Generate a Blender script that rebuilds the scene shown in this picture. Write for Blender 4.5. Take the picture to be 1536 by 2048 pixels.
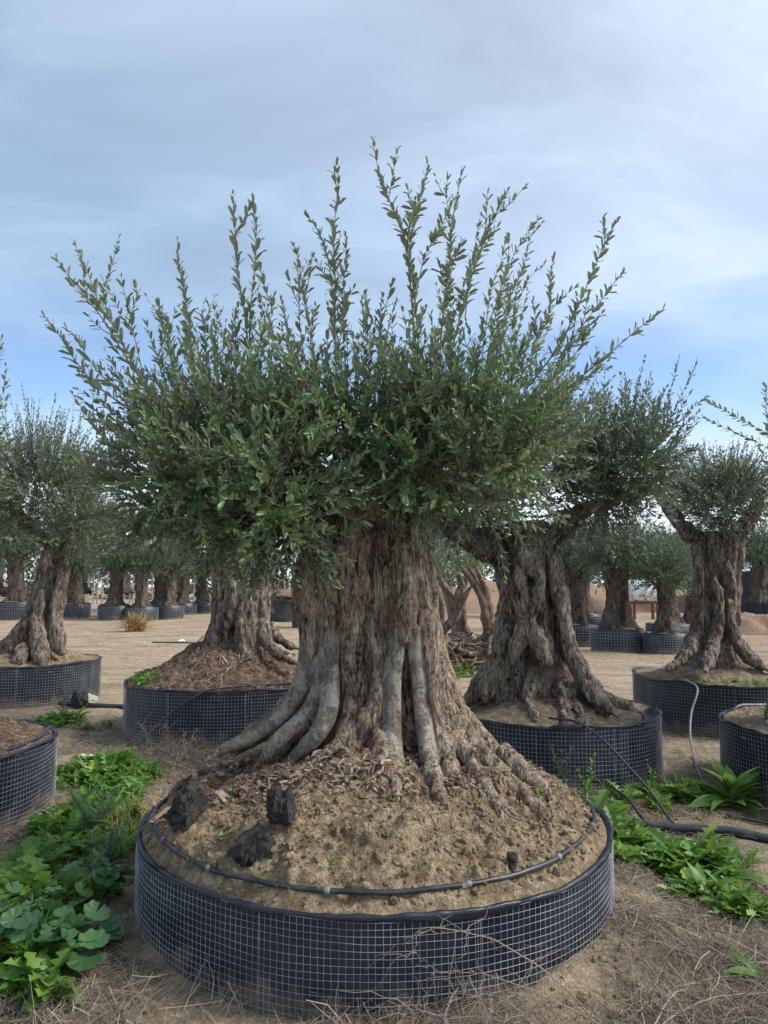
import bpy, math, random
import numpy as np
from mathutils import Matrix, Vector

for o in list(bpy.data.objects): bpy.data.objects.remove(o)
scene = bpy.context.scene
COL = scene.collection
rad = math.radians

# ---------------------------------------------------------------- camera
cam_d = bpy.data.cameras.new('camera'); cam = bpy.data.objects.new('camera', cam_d); COL.objects.link(cam)
cam_d.sensor_fit = 'VERTICAL'; cam_d.sensor_height = 36.0; cam_d.lens = 26.19
cam_d.clip_end = 3000; cam_d.clip_start = 0.05
cam.location = (0, 0, 1.55); cam.rotation_euler = (rad(95.52), 0, 0)
scene.camera = cam

# ---------------------------------------------------------------- sky and sun
SUN_AZ, SUN_EL = rad(97), rad(44)            # azimuth measured from +Y towards +X
world = bpy.data.worlds.new('World'); scene.world = world; world.use_nodes = True
def build_world():
    nt = world.node_tree; nt.nodes.clear(); N = nt.nodes.new; L = nt.links.new
    out = N('ShaderNodeOutputWorld'); bg = N('ShaderNodeBackground'); bg.inputs['Strength'].default_value = 0.12
    sky = N('ShaderNodeTexSky'); sky.sky_type = 'NISHITA'; sky.sun_disc = False
    sky.sun_elevation = SUN_EL; sky.sun_rotation = SUN_AZ; sky.air_density = 1.0; sky.dust_density = 0.3; sky.ozone_density = 3.0
    tc = N('ShaderNodeTexCoord'); sep = N('ShaderNodeSeparateXYZ'); L(tc.outputs['Generated'], sep.inputs[0])
    def math_(op, a, b=None, c=None, clamp=False):
        n = N('ShaderNodeMath'); n.operation = op; n.use_clamp = clamp
        for i, v in enumerate((a, b, c)):
            if v is None: continue
            if isinstance(v, (int, float)): n.inputs[i].default_value = v
            else: L(v, n.inputs[i])
        return n.outputs[0]
    def smooth(v, a, b, lo=0.0, hi=1.0):
        n = N('ShaderNodeMapRange'); n.interpolation_type = 'SMOOTHSTEP'; L(v, n.inputs[0])
        for i, q in enumerate((a, b, lo, hi)): n.inputs[i+1].default_value = q
        return n.outputs[0]
    z = math_('MAXIMUM', sep.outputs[2], 0.0); den = math_('ADD', z, 0.16)
    cx = math_('DIVIDE', sep.outputs[0], den); cy = math_('DIVIDE', sep.outputs[1], den)
    cmb = N('ShaderNodeCombineXYZ'); L(cx, cmb.inputs[0]); L(cy, cmb.inputs[1])
    mp = N('ShaderNodeMapping'); L(cmb.outputs[0], mp.inputs[0]); mp.inputs['Rotation'].default_value = (0, 0, rad(-28)); mp.inputs['Scale'].default_value = (0.75, 1.2, 1)
    def noise(scale, detail, rough, off, dist=0.0):
        m2 = N('ShaderNodeVectorMath'); m2.operation = 'ADD'; L(mp.outputs[0], m2.inputs[0]); m2.inputs[1].default_value = off
        n = N('ShaderNodeTexNoise'); n.inputs['Scale'].default_value = scale; n.inputs['Detail'].default_value = detail
        n.inputs['Roughness'].default_value = rough; n.inputs['Distortion'].default_value = dist; L(m2.outputs[0], n.inputs['Vector']); return n.outputs[0]
    n1 = noise(0.9, 7, 0.55, (3.1, 1.7, 0), 0.5); n2 = noise(2.3, 8, 0.6, (9.2, 4.4, 2), 0.5)
    # deck of thin cloud, breaking up low over the horizon
    cover = smooth(z, 0.20, 0.40, 0.05, 0.80)
    m = math_('ADD', cover, math_('MULTIPLY', math_('SUBTRACT', n1, 0.5), 1.5)); mask = smooth(m, 0.12, 0.78, 0.04, 0.93)
    # cloud brightness: soft mottling and the glow of the sun behind the deck
    sd = (math.sin(SUN_AZ)*math.cos(SUN_EL), math.cos(SUN_AZ)*math.cos(SUN_EL), math.sin(SUN_EL))
    dt = N('ShaderNodeVectorMath'); dt.operation = 'DOT_PRODUCT'; L(tc.outputs['Generated'], dt.inputs[0]); dt.inputs[1].default_value = sd
    glow = smooth(dt.outputs['Value'], -0.15, 1.0)
    mot = math_('ADD', math_('MULTIPLY', n2, 0.7), 0.65)
    br = math_('MULTIPLY', mot, math_('ADD', math_('MULTIPLY', glow, 0.42), 0.93))
    cc = N('ShaderNodeMix'); cc.data_type = 'RGBA'; L(glow, cc.inputs[0]); cc.inputs[6].default_value = (1.02, 1.44, 1.98, 1); cc.inputs[7].default_value = (1.75, 1.95, 2.30, 1)
    br = math_('MULTIPLY', br, smooth(z, 0.1, 0.75, 1.45, 0.98)); ccm = N('ShaderNodeVectorMath'); ccm.operation = 'SCALE'; L(cc.outputs[2], ccm.inputs[0]); L(br, ccm.inputs['Scale'])
    sks = N('ShaderNodeVectorMath'); sks.operation = 'MULTIPLY'; L(sky.outputs[0], sks.inputs[0]); sks.inputs[1].default_value = (0.58, 0.58, 0.58)
    mx = N('ShaderNodeMix'); mx.data_type = 'RGBA'; L(mask, mx.inputs[0]); L(sks.outputs[0], mx.inputs[6]); L(ccm.outputs[0], mx.inputs[7])
    # pale bank of cloud at the horizon
    hz = math_('ADD', smooth(z, 0.06, 0.25, 1.0, 0.0), math_('MULTIPLY', math_('SUBTRACT', n2, 0.5), 0.6), clamp=True)
    hm = N('ShaderNodeMix'); hm.data_type = 'RGBA'; L(hz, hm.inputs[0]); L(mx.outputs[2], hm.inputs[6]); hm.inputs[7].default_value = (2.75, 3.0, 3.25, 1)
    L(hm.outputs[2], bg.inputs[0]); L(bg.outputs[0], out.inputs[0])
build_world()
sun_d = bpy.data.lights.new('sun', 'SUN'); sun_d.energy = 1.5; sun_d.angle = rad(18); sun_d.color = (1.0, 0.95, 0.88)
sun = bpy.data.objects.new('sun', sun_d); COL.objects.link(sun)
sun.rotation_euler = Vector((-math.sin(SUN_AZ)*math.cos(SUN_EL), -math.cos(SUN_AZ)*math.cos(SUN_EL), -math.sin(SUN_EL))).to_track_quat('-Z', 'Y').to_euler()
sun.location = (20, 10, 30)
vs = scene.view_settings; vs.view_transform = 'Standard'; vs.look = 'None'; vs.exposure = 1.55; vs.gamma = 1.0; vs.use_curve_mapping = False
scene.cycles.use_denoising = True
scene.cycles.max_bounces = 6; scene.cycles.transparent_max_bounces = 6

# ---------------------------------------------------------------- tables: strand centre lines (x, y, z, radius) and shoot centre lines (x, y, z), metres
MAIN_BARK = [[(-0.19,4.05,2.01,0.1641),(-0.21,4.05,1.73,0.1956),(-0.23,4.08,1.46,0.2067),(-0.2,4.1,1.19,0.1955)],[(0.11,3.92,1.89,0.066),(0.1,3.89,1.6,0.0676),(0.1,3.88,1.39,0.0645),(0.1,3.87,1.25,0.0513)],[(-0.19,4.05,2.01,0.1641),(-0.21,4.05,1.73,0.1956),(-0.23,4.08,1.46,0.2067),(-0.2,4.1,1.19,0.1955),(-0.17,4.1,0.93,0.1997),(-0.17,4.1,0.69,0.2254)],[(-0.02,4.1,2.01,0.18),(-0.01,4.12,1.74,0.1935),(0.01,4.18,1.46,0.2006),(-0.04,4.22,1.18,0.2013),(-0.04,4.22,0.91,0.2056),(0.01,4.22,0.64,0.2484)],[(0.13,4.02,1.99,0.114),(0.14,4.0,1.73,0.1073),(0.17,4.0,1.47,0.112),(0.21,4.02,1.25,0.112),(0.27,4.0,1.02,0.1213),(0.32,3.98,0.84,0.1306),(0.41,3.98,0.64,0.1196),(0.53,4.0,0.46,0.0885)],[(0.22,3.93,1.41,0.0523),(0.23,3.9,1.21,0.0568),(0.25,3.88,1.01,0.0511),(0.27,3.83,0.84,0.0503),(0.29,3.72,0.7,0.0437),(0.29,3.5,0.59,0.0228)],[(0.01,3.95,1.84,0.0638),(0.0,3.94,1.6,0.0632),(-0.01,3.95,1.39,0.0578),(-0.01,3.95,1.18,0.0575),(-0.01,3.92,0.95,0.0671),(-0.01,3.85,0.79,0.0757),(-0.01,3.62,0.65,0.0425)],[(0.11,3.96,1.36,0.0685),(0.11,3.99,1.12,0.0633),(0.11,3.99,0.89,0.0682),(0.11,3.9,0.71,0.0765)],[(-0.07,3.93,1.52,0.0394),(-0.04,3.92,1.31,0.0417),(-0.01,3.9,1.11,0.0412),(-0.03,3.86,0.96,0.0457),(-0.08,3.84,0.87,0.0504),(-0.19,3.8,0.77,0.0498),(-0.31,3.72,0.686,0.0364),(-0.4,3.62,0.61,0.0141)],[(-0.34,4.0,1.87,0.0862),(-0.38,3.98,1.65,0.0906),(-0.4,3.97,1.47,0.0794),(-0.37,3.96,1.28,0.0683),(-0.34,3.97,1.1,0.063)],[(0.28,3.98,1.13,0.0421),(0.33,3.94,0.93,0.0518),(0.42,3.87,0.76,0.0558),(0.56,3.78,0.62,0.0469),(0.69,3.58,0.526,0.0325),(0.81,3.49,0.42,0.0135)],[(0.3,4.1,1.01,0.0595),(0.44,4.1,0.81,0.0646),(0.64,4.08,0.6,0.0533),(0.87,4.05,0.43,0.0369),(1.0,4.0,0.33,0.0156)],[(0.26,3.9,0.98,0.0462),(0.29,3.8,0.78,0.0498),(0.32,3.6,0.646,0.0399),(0.34,3.37,0.54,0.0153)],[(0.35,3.86,0.79,0.0455),(0.44,3.72,0.65,0.0486),(0.49,3.47,0.566,0.0316),(0.52,3.32,0.47,0.0129)],[(0.22,4.0,1.76,0.0537),(0.24,4.0,1.52,0.0587),(0.26,4.0,1.28,0.0584),(0.31,4.0,1.1,0.0529)],[(-0.1,3.93,1.83,0.0529),(-0.14,3.9,1.65,0.0522),(-0.11,3.92,1.47,0.047),(-0.09,3.96,1.23,0.0472),(-0.11,3.97,1.0,0.0523),(-0.14,3.9,0.83,0.0563)],[(-0.23,3.9,1.75,0.0524),(-0.25,3.89,1.57,0.052),(-0.2,3.93,1.36,0.047),(-0.18,3.95,1.13,0.047)],[(-0.2,3.93,1.34,0.0366),(-0.18,3.95,1.1,0.0391),(-0.17,3.9,0.91,0.041),(-0.21,3.8,0.77,0.0423),(-0.28,3.65,0.676,0.0286),(-0.34,3.53,0.6,0.0115)],[(-0.13,3.96,1.21,0.0341),(-0.11,3.92,0.9,0.0387),(-0.13,3.8,0.75,0.0373),(-0.17,3.58,0.676,0.021),(-0.2,3.46,0.6,0.009)],[(-0.33,3.92,0.95,0.0361),(-0.4,3.86,0.84,0.038),(-0.52,4.03,0.666,0.0343),(-0.58,3.75,0.59,0.0147)],[(-0.46,4.15,0.92,0.0819),(-0.62,4.15,0.79,0.0681),(-0.83,4.1,0.66,0.0402)],[(0.0,3.8,0.78,0.0647),(-0.02,3.62,0.686,0.0473),(-0.05,3.41,0.59,0.0221)],[(0.6,3.98,0.69,0.0573),(0.74,3.87,0.556,0.0454),(0.88,3.73,0.43,0.0242)]]
MAIN_SMOOTH = [[(0.08,3.87,1.33,0.0437),(0.05,3.86,1.11,0.0434),(0.04,3.83,0.92,0.0453),(0.04,3.72,0.75,0.0462),(0.05,3.53,0.67,0.0391),(0.05,3.38,0.616,0.0242),(0.07,3.27,0.54,0.0106)],[(0.14,3.88,1.33,0.0387),(0.17,3.88,1.11,0.0385),(0.19,3.84,0.92,0.0404),(0.21,3.72,0.75,0.0414),(0.23,3.52,0.65,0.0413),(0.27,3.35,0.576,0.0261),(0.31,3.24,0.49,0.0105)],[(-0.4,4.0,1.37,0.0426),(-0.4,3.98,1.2,0.0501),(-0.43,3.95,1.03,0.0521),(-0.53,3.92,0.88,0.0464),(-0.67,3.88,0.78,0.0381),(-0.83,3.85,0.71,0.0227),(-0.89,3.8,0.67,0.0099)],[(-0.33,3.93,1.16,0.0364),(-0.35,3.9,0.98,0.0385),(-0.43,3.86,0.86,0.0405),(-0.54,3.8,0.76,0.0373),(-0.67,3.9,0.58,0.0204)],[(-0.29,3.92,1.52,0.034),(-0.29,3.9,1.29,0.0466),(-0.28,3.87,1.09,0.0511),(-0.28,3.82,0.92,0.0502),(-0.34,3.78,0.8,0.0471),(-0.45,3.85,0.676,0.0352),(-0.52,3.65,0.59,0.0143)]]
MAIN_LIMB = [[(-0.21,4.05,1.92,0.0983),(-0.45,4.0,2.04,0.0811),(-0.66,3.95,2.13,0.0535),(-0.87,3.9,2.19,0.0318)],[(-0.02,4.1,1.99,0.1107),(-0.12,4.1,2.21,0.0723),(-0.19,4.1,2.44,0.0419),(-0.22,4.1,2.63,0.0225)],[(0.14,4.1,1.96,0.0996),(0.39,4.1,2.1,0.0721),(0.59,4.1,2.24,0.0445),(0.79,4.1,2.38,0.0223)],[(-0.22,4.1,1.96,0.0996),(-0.46,4.25,2.23,0.0634),(-0.67,4.3,2.45,0.0381),(-0.88,4.3,2.66,0.0206)],[(0.09,4.1,1.99,0.0996),(0.23,4.2,2.25,0.0627),(0.35,4.2,2.51,0.0344),(0.44,4.2,2.75,0.0202)],[(-0.02,4.2,1.97,0.085),(-0.02,4.5,2.24,0.0549),(0.01,4.6,2.54,0.0314)],[(-0.32,4.0,1.87,0.07),(-0.46,3.85,1.91,0.0571),(-0.57,3.72,1.92,0.0502),(-0.63,3.62,1.94,0.0464)],[(-0.37,4.0,1.84,0.0592),(-0.53,3.8,1.88,0.0512),(-0.64,3.62,1.9,0.0488),(-0.69,3.52,1.91,0.0475)],[(-0.08,4.0,1.97,0.0594),(-0.12,3.8,2.08,0.036),(-0.19,3.6,2.2,0.0196)],[(0.17,4.0,1.97,0.054),(0.29,3.8,2.03,0.0334),(0.4,3.6,2.08,0.0195)],[(-0.56,3.98,2.11,0.0431),(-0.77,3.8,2.11,0.0232),(-0.97,3.7,2.14,0.0151)],[(-0.44,3.9,1.99,0.0369),(-0.44,3.65,1.84,0.0221),(-0.43,3.5,1.69,0.0117)]]
B_S = [[(1.25,6.7,2.08,0.2977),(1.29,6.7,1.63,0.2778),(1.32,6.7,1.27,0.2585),(1.36,6.7,0.97,0.2929),(1.4,6.7,0.66,0.3976),(1.42,6.7,0.4,0.5722)],[(1.13,6.7,1.76,0.1796),(0.86,6.7,1.92,0.1575),(0.54,6.6,2.07,0.1111),(0.32,6.6,2.3,0.0669)],[(1.52,6.7,1.92,0.144),(1.66,6.7,2.12,0.1128),(1.86,6.6,2.24,0.0846),(2.01,6.5,2.26,0.0658),(2.21,6.5,2.46,0.0396)],[(1.46,6.55,2.02,0.0793),(1.47,6.5,1.71,0.0783),(1.52,6.45,1.41,0.0645),(1.56,6.45,1.16,0.0728),(1.6,6.4,0.95,0.0847),(1.69,6.3,0.71,0.108),(1.82,6.2,0.55,0.0897),(1.91,6.15,0.46,0.0485)],[(1.04,6.6,1.32,0.1055),(1.04,6.6,0.93,0.1485),(0.87,6.55,0.68,0.1469),(0.67,6.5,0.52,0.1026)],[(1.24,6.4,1.08,0.1528),(1.14,6.25,0.72,0.1896),(1.05,6.1,0.5,0.1603)],[(1.5,6.35,0.83,0.1343),(1.51,6.15,0.62,0.1538),(1.52,6.05,0.47,0.1192)],[(1.13,6.42,1.71,0.0774),(1.18,6.4,1.41,0.0768),(1.26,6.4,1.16,0.085),(1.39,6.35,0.87,0.084)],[(1.34,6.42,1.76,0.0688),(1.31,6.4,1.5,0.0769),(1.2,6.4,1.2,0.0766),(1.07,6.4,0.87,0.0931)],[(1.29,6.1,0.62,0.1044),(1.26,5.98,0.47,0.0707)],[(0.91,6.35,0.63,0.1171),(0.78,6.2,0.49,0.0815)],[(1.68,6.2,0.65,0.1062),(1.71,6.02,0.48,0.079)]]
C_S = [[(-1.59,8.5,2.05,0.3541),(-1.59,8.5,1.65,0.3297),(-1.63,8.5,1.26,0.3056),(-1.63,8.5,0.92,0.327),(-1.65,8.5,0.59,0.3819)],[(-1.83,8.35,1.65,0.1005),(-1.81,8.3,1.26,0.0995),(-1.84,8.2,0.89,0.1087),(-1.92,8.1,0.69,0.0643)],[(-1.48,8.25,1.65,0.1104),(-1.49,8.2,1.27,0.1201),(-1.5,8.15,0.84,0.1296),(-1.51,8.1,0.63,0.0963)],[(-1.34,8.35,1.76,0.0895),(-1.34,8.3,1.37,0.0941),(-1.3,8.2,1.0,0.0871),(-1.12,8.1,0.79,0.0536),(-0.89,8.0,0.7,0.0317)],[(-1.65,8.25,1.92,0.0996),(-1.66,8.22,1.48,0.0988),(-1.68,8.2,1.05,0.1089)],[(-1.35,8.5,1.14,0.0791),(-1.15,8.4,0.93,0.0669),(-0.93,8.3,0.83,0.044)],[(-1.7,8.5,1.99,0.1712),(-1.97,8.4,2.27,0.1245),(-2.2,8.4,2.61,0.0682)],[(-1.47,8.5,1.99,0.1712),(-1.12,8.4,2.33,0.1132),(-0.84,8.4,2.73,0.0569)]]
D_S = [[(-4.67,10.6,2.17,0.2136),(-4.7,10.6,1.82,0.2555),(-4.78,10.6,1.4,0.2829),(-4.86,10.6,0.98,0.324),(-4.93,10.6,0.63,0.4494),(-4.96,10.6,0.39,0.5955)],[(-4.4,10.5,2.2,0.0847),(-4.38,10.4,1.95,0.0907),(-4.46,10.4,1.67,0.0904),(-4.52,10.4,1.33,0.0971),(-4.51,10.3,0.92,0.1368),(-4.36,10.2,0.6,0.1351)],[(-4.63,10.6,2.1,0.1423),(-4.38,10.5,2.3,0.0989),(-4.18,10.4,2.51,0.0631),(-4.03,10.3,2.85,0.0418)],[(-4.75,10.6,2.1,0.1566),(-5.04,10.5,2.38,0.106),(-5.25,10.4,2.72,0.0632)],[(-4.84,10.4,1.26,0.097),(-4.92,10.35,0.99,0.1376),(-5.07,10.3,0.72,0.1502),(-5.22,10.2,0.56,0.108)],[(-4.7,10.3,1.47,0.0963),(-4.72,10.25,1.06,0.1091),(-4.6,10.1,0.67,0.1338),(-4.49,9.95,0.46,0.0921)],[(-4.85,10.2,0.73,0.1352),(-4.77,9.9,0.49,0.1047)]]
F_S = [[(3.9,8.76,2.15,0.3063),(3.88,8.76,1.77,0.2698),(3.88,8.76,1.36,0.2394),(3.84,8.76,1.02,0.256),(3.82,8.76,0.73,0.3363),(3.83,8.76,0.5,0.4917)],[(3.72,8.7,2.03,0.1402),(3.51,8.7,2.21,0.1054),(3.35,8.7,2.44,0.0704),(3.19,8.7,2.71,0.0412)],[(4.03,8.7,2.06,0.152),(4.23,8.7,2.25,0.1171),(4.31,8.6,2.45,0.0754),(4.44,8.6,2.76,0.0466)],[(3.62,8.55,1.88,0.0803),(3.57,8.5,1.37,0.0793),(3.54,8.5,1.03,0.0903),(3.35,8.4,0.76,0.089),(3.11,8.3,0.61,0.0548)],[(3.91,8.5,1.82,0.0797),(3.93,8.5,1.37,0.0737),(3.92,8.5,1.03,0.0847),(4.04,8.4,0.76,0.089),(4.26,8.3,0.58,0.0548)],[(3.73,8.45,1.65,0.0848),(3.77,8.42,1.26,0.0785),(3.66,8.4,0.87,0.1002),(3.43,8.1,0.61,0.0749)],[(3.82,8.45,0.98,0.0897),(3.81,8.2,0.73,0.0868),(3.81,8.05,0.56,0.0531)],[(3.52,8.4,0.93,0.078),(3.32,8.15,0.65,0.0646)]]
TALL = [[(-1.16,3.9,2.36),(-1.48,3.9,2.57),(-1.69,3.9,2.8),(-1.84,3.9,3.02)],[(-1.23,3.85,2.51),(-1.39,3.85,2.81),(-1.54,3.85,3.06),(-1.66,3.85,3.43)],[(-0.75,4.0,2.72),(-0.77,4.0,3.12),(-0.81,4.0,3.46),(-0.87,4.0,3.76)],[(-0.75,4.05,2.74),(-0.74,4.05,3.08),(-0.7,4.05,3.43),(-0.69,4.05,3.73)],[(-0.27,4.0,2.72),(-0.27,4.0,3.23),(-0.28,4.0,3.58),(-0.25,4.0,3.91)],[(0.19,3.9,2.61),(0.17,3.9,2.97),(0.1,3.9,3.42),(0.03,3.9,3.67),(-0.04,3.9,3.97)],[(0.17,3.9,2.8),(0.13,3.9,3.36),(0.18,3.9,3.59),(0.26,3.9,3.9)],[(0.31,4.0,2.83),(0.35,4.0,3.23),(0.38,4.0,3.58),(0.46,4.0,3.88)],[(0.37,4.1,2.81),(0.49,4.1,3.25),(0.58,4.1,3.51),(0.7,4.1,3.79)],[(0.79,4.1,2.63),(1.0,4.1,2.92),(1.19,4.1,3.36),(1.29,4.1,3.6)],[(0.74,4.0,2.41),(1.05,4.0,2.66),(1.27,4.0,2.86),(1.51,4.0,3.08)]]
MORE = [[(-1.24,3.95,2.46),(-1.47,3.95,2.61),(-1.64,3.95,2.79),(-1.76,3.95,2.96)],[(-1.34,3.85,2.7),(-1.51,3.85,2.98),(-1.6,3.85,3.09),(-1.66,3.85,3.2)],[(-1.41,3.95,2.82),(-1.5,3.95,3.04),(-1.53,3.95,3.21),(-1.52,3.95,3.45)],[(-1.25,3.8,2.61),(-1.31,3.8,2.88),(-1.32,3.8,2.99),(-1.31,3.8,3.14)],[(-1.01,3.9,2.69),(-1.06,3.9,2.94),(-1.1,3.9,3.13),(-1.16,3.9,3.4)],[(-1.09,4.1,2.81),(-1.13,4.1,3.04),(-1.14,4.1,3.25),(-1.13,4.1,3.5)],[(-1.23,4.1,2.69),(-1.27,4.1,2.92),(-1.26,4.1,3.16)],[(-1.0,4.2,2.72),(-1.04,4.2,2.96),(-1.08,4.2,3.24)],[(-0.92,4.2,2.66),(-0.95,4.2,2.9),(-0.98,4.2,3.14)],[(-0.57,3.8,2.61),(-0.6,3.8,2.82),(-0.59,3.8,3.07)],[(-0.37,3.9,2.75),(-0.41,3.9,3.02),(-0.46,3.9,3.22),(-0.51,3.9,3.39)],[(-0.42,3.95,2.71),(-0.46,3.95,2.99),(-0.46,3.95,3.21),(-0.43,3.95,3.42)],[(-0.28,4.1,2.87),(-0.29,4.1,3.16),(-0.33,4.1,3.45),(-0.43,4.1,3.66)],[(-0.21,4.0,2.72),(-0.22,4.0,3.0),(-0.22,4.0,3.23),(-0.2,4.0,3.44)],[(0.15,3.85,2.95),(0.21,3.85,3.28),(0.31,3.85,3.48)],[(0.32,4.0,2.98),(0.35,4.0,3.41),(0.41,4.0,3.83)],[(0.34,4.05,2.68),(0.38,4.05,2.96),(0.46,4.05,3.31),(0.51,4.05,3.64)],[(0.47,4.2,3.08),(0.53,4.2,3.44),(0.59,4.2,3.74)],[(0.62,4.15,2.82),(0.64,4.15,3.12),(0.71,4.15,3.39),(0.84,4.15,3.61)],[(0.67,4.2,2.84),(0.73,4.2,3.2),(0.85,4.2,3.44),(0.95,4.2,3.66)],[(0.53,4.0,2.72),(0.57,4.0,3.0),(0.6,4.0,3.23),(0.67,4.0,3.49)],[(0.6,4.1,2.69),(0.66,4.1,2.92),(0.77,4.1,3.17),(0.91,4.1,3.38)],[(0.72,4.0,2.61),(0.83,4.0,2.89),(0.92,4.0,3.12),(1.0,4.0,3.35)],[(0.88,4.1,2.61),(1.05,4.1,2.92),(1.23,4.1,3.16),(1.36,4.1,3.32)],[(0.9,4.2,2.54),(1.02,4.2,2.84),(1.17,4.2,3.08)],[(-0.05,3.8,2.66),(-0.09,3.8,2.88),(-0.11,3.8,3.08)],[(0.01,3.9,2.64),(-0.03,3.9,2.86),(-0.02,3.9,3.12)],[(0.08,3.85,2.62),(0.05,3.85,2.84),(0.06,3.85,3.06)],[(0.65,4.1,2.41),(0.99,4.1,2.61),(1.25,4.1,2.76)],[(-1.03,3.9,2.18),(-1.27,3.9,2.28),(-1.48,3.9,2.39),(-1.62,3.9,2.53)],[(-1.05,3.8,2.19),(-1.31,3.8,2.29),(-1.52,3.8,2.44)],[(-0.97,3.9,2.1),(-1.29,3.9,2.15),(-1.63,3.9,2.28)],[(-0.87,3.7,2.02),(-1.12,3.7,1.98),(-1.36,3.7,2.01)],[(-0.73,3.6,2.08),(-0.85,3.6,1.98),(-0.93,3.6,1.83)],[(-0.4,3.5,1.95),(-0.41,3.5,1.76),(-0.49,3.5,1.56)],[(-0.4,3.5,1.92),(-0.39,3.5,1.73),(-0.44,3.5,1.62)],[(-0.42,3.5,1.8),(-0.37,3.5,1.64),(-0.25,3.5,1.57)],[(-0.55,3.55,1.9),(-0.64,3.55,1.78),(-0.83,3.55,1.71)],[(-0.5,3.6,1.88),(-0.6,3.6,1.74),(-0.72,3.6,1.62)],[(-0.35,3.5,1.95),(-0.3,3.5,1.83),(-0.3,3.5,1.67)],[(0.32,3.6,2.05),(0.52,3.6,2.02),(0.71,3.6,2.1)],[(0.27,3.6,2.01),(0.44,3.6,1.93),(0.59,3.6,1.96)],[(-0.82,3.7,2.07),(-1.02,3.7,1.97),(-1.17,3.7,1.87)],[(-0.49,3.5,1.95),(-0.47,3.5,2.04),(-0.46,3.5,2.04)],[(0.2,3.6,2.05),(0.25,3.6,1.93),(0.27,3.6,1.83)],[(0.13,3.7,2.02),(0.2,3.7,1.89),(0.19,3.7,1.74)],[(-0.65,3.6,1.83),(-0.79,3.6,1.76),(-1.01,3.6,1.74)],[(-0.74,3.7,1.92),(-0.92,3.7,1.84),(-1.19,3.7,1.82)],[(0.43,3.7,2.02),(0.58,3.7,1.89),(0.68,3.7,1.92)],[(-0.31,3.6,1.96),(-0.41,3.6,1.81),(-0.57,3.6,1.71)],[(-0.48,3.45,1.87),(-0.57,3.45,1.71),(-0.66,3.45,1.59)],[(-0.39,3.45,1.85),(-0.48,3.45,1.68),(-0.55,3.45,1.57)],[(-0.58,3.5,1.85),(-0.77,3.5,1.73),(-0.91,3.5,1.62)],[(-0.68,3.5,1.85),(-0.87,3.5,1.76),(-1.03,3.5,1.66)],[(-0.34,3.45,1.82),(-0.3,3.45,1.68),(-0.26,3.45,1.59)],[(-0.26,3.5,1.92),(-0.16,3.5,1.85),(-0.09,3.5,1.87)],[(0.54,3.7,2.89),(0.62,3.7,3.11),(0.68,3.7,3.32)],[(0.82,4.1,2.75),(0.91,4.1,3.04),(1.09,4.1,3.27)],[(0.99,4.2,2.72),(1.13,4.2,2.93),(1.24,4.2,3.14)],[(-1.15,4.0,2.61),(-1.17,4.0,2.86),(-1.19,4.0,3.06)],[(-0.5,4.0,2.64),(-0.53,4.0,2.83),(-0.58,4.0,3.0)],[(-0.82,4.0,2.66),(-0.81,4.0,2.92),(-0.87,4.0,3.12)],[(-0.68,4.0,2.66),(-0.67,4.0,2.89),(-0.66,4.0,3.06)],[(-0.18,3.8,2.61),(-0.13,3.8,2.8),(-0.15,3.8,2.85)],[(0.53,4.0,2.66),(0.67,4.0,2.98),(0.75,4.0,3.15)]]
B_SH = [[(2.35,6.5,2.73),(2.52,6.5,3.18),(2.64,6.5,3.57)],[(2.39,6.5,2.73),(2.63,6.5,3.18),(2.8,6.5,3.53)],[(2.13,6.5,2.73),(2.32,6.5,3.09),(2.38,6.5,3.42)],[(2.04,6.5,2.73),(2.21,6.5,3.04),(2.27,6.5,3.34)],[(1.85,6.6,2.75),(1.97,6.6,3.02),(2.02,6.6,3.34)],[(2.27,6.4,2.58),(2.63,6.4,3.02),(2.83,6.4,3.18)],[(2.18,6.4,2.45),(2.44,6.4,2.71),(2.71,6.4,2.93)],[(2.0,6.5,2.73),(2.12,6.5,3.04),(2.15,6.5,3.22)],[(1.69,6.5,2.73),(1.76,6.5,3.04),(1.81,6.5,3.22)],[(2.44,6.5,2.73),(2.67,6.5,2.95),(2.81,6.5,3.09)],[(2.34,6.6,2.75),(2.44,6.6,3.07),(2.49,6.6,3.25)],[(2.16,6.5,2.28),(2.52,6.5,2.59),(2.82,6.5,2.77)],[(2.05,6.3,2.26),(2.35,6.3,2.39),(2.62,6.3,2.67)]]
D_SH = [[(-5.01,10.4,3.44),(-5.08,10.4,3.94),(-5.17,10.4,4.41)],[(-4.79,10.4,3.44),(-4.74,10.4,3.87),(-4.67,10.4,4.27)],[(-4.32,10.3,3.28),(-4.27,10.3,3.7),(-4.27,10.3,4.13)],[(-5.29,10.4,3.44),(-5.38,10.4,3.94),(-5.36,10.4,4.23)],[(-4.57,10.4,3.29),(-4.55,10.4,3.65),(-4.6,10.4,3.94)]]
F_SH = [[(3.6,8.7,2.53),(3.43,8.7,2.89),(3.32,8.7,3.07)],[(4.01,8.7,2.53),(4.08,8.7,2.83),(4.12,8.7,3.04)],[(4.3,8.7,2.53),(4.37,8.7,2.83),(4.47,8.7,3.01)],[(3.71,8.7,2.53),(3.73,8.7,2.83),(3.8,8.7,3.1)]]
G_SH = [[(3.31,5.6,2.45),(3.02,5.6,2.64),(2.8,5.6,2.76),(2.61,5.6,2.87),(2.47,5.6,2.95)],[(3.3,5.6,2.3),(2.94,5.6,2.57),(2.68,5.6,2.7),(2.45,5.6,2.81)],[(3.21,5.7,2.35),(3.01,5.7,2.66),(2.98,5.7,2.9),(2.98,5.7,3.1)],[(3.3,5.6,2.22),(3.0,5.6,2.37),(2.86,5.6,2.57)],[(3.28,5.7,2.19),(3.1,5.7,2.35),(2.97,5.7,2.47)]]
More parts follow.
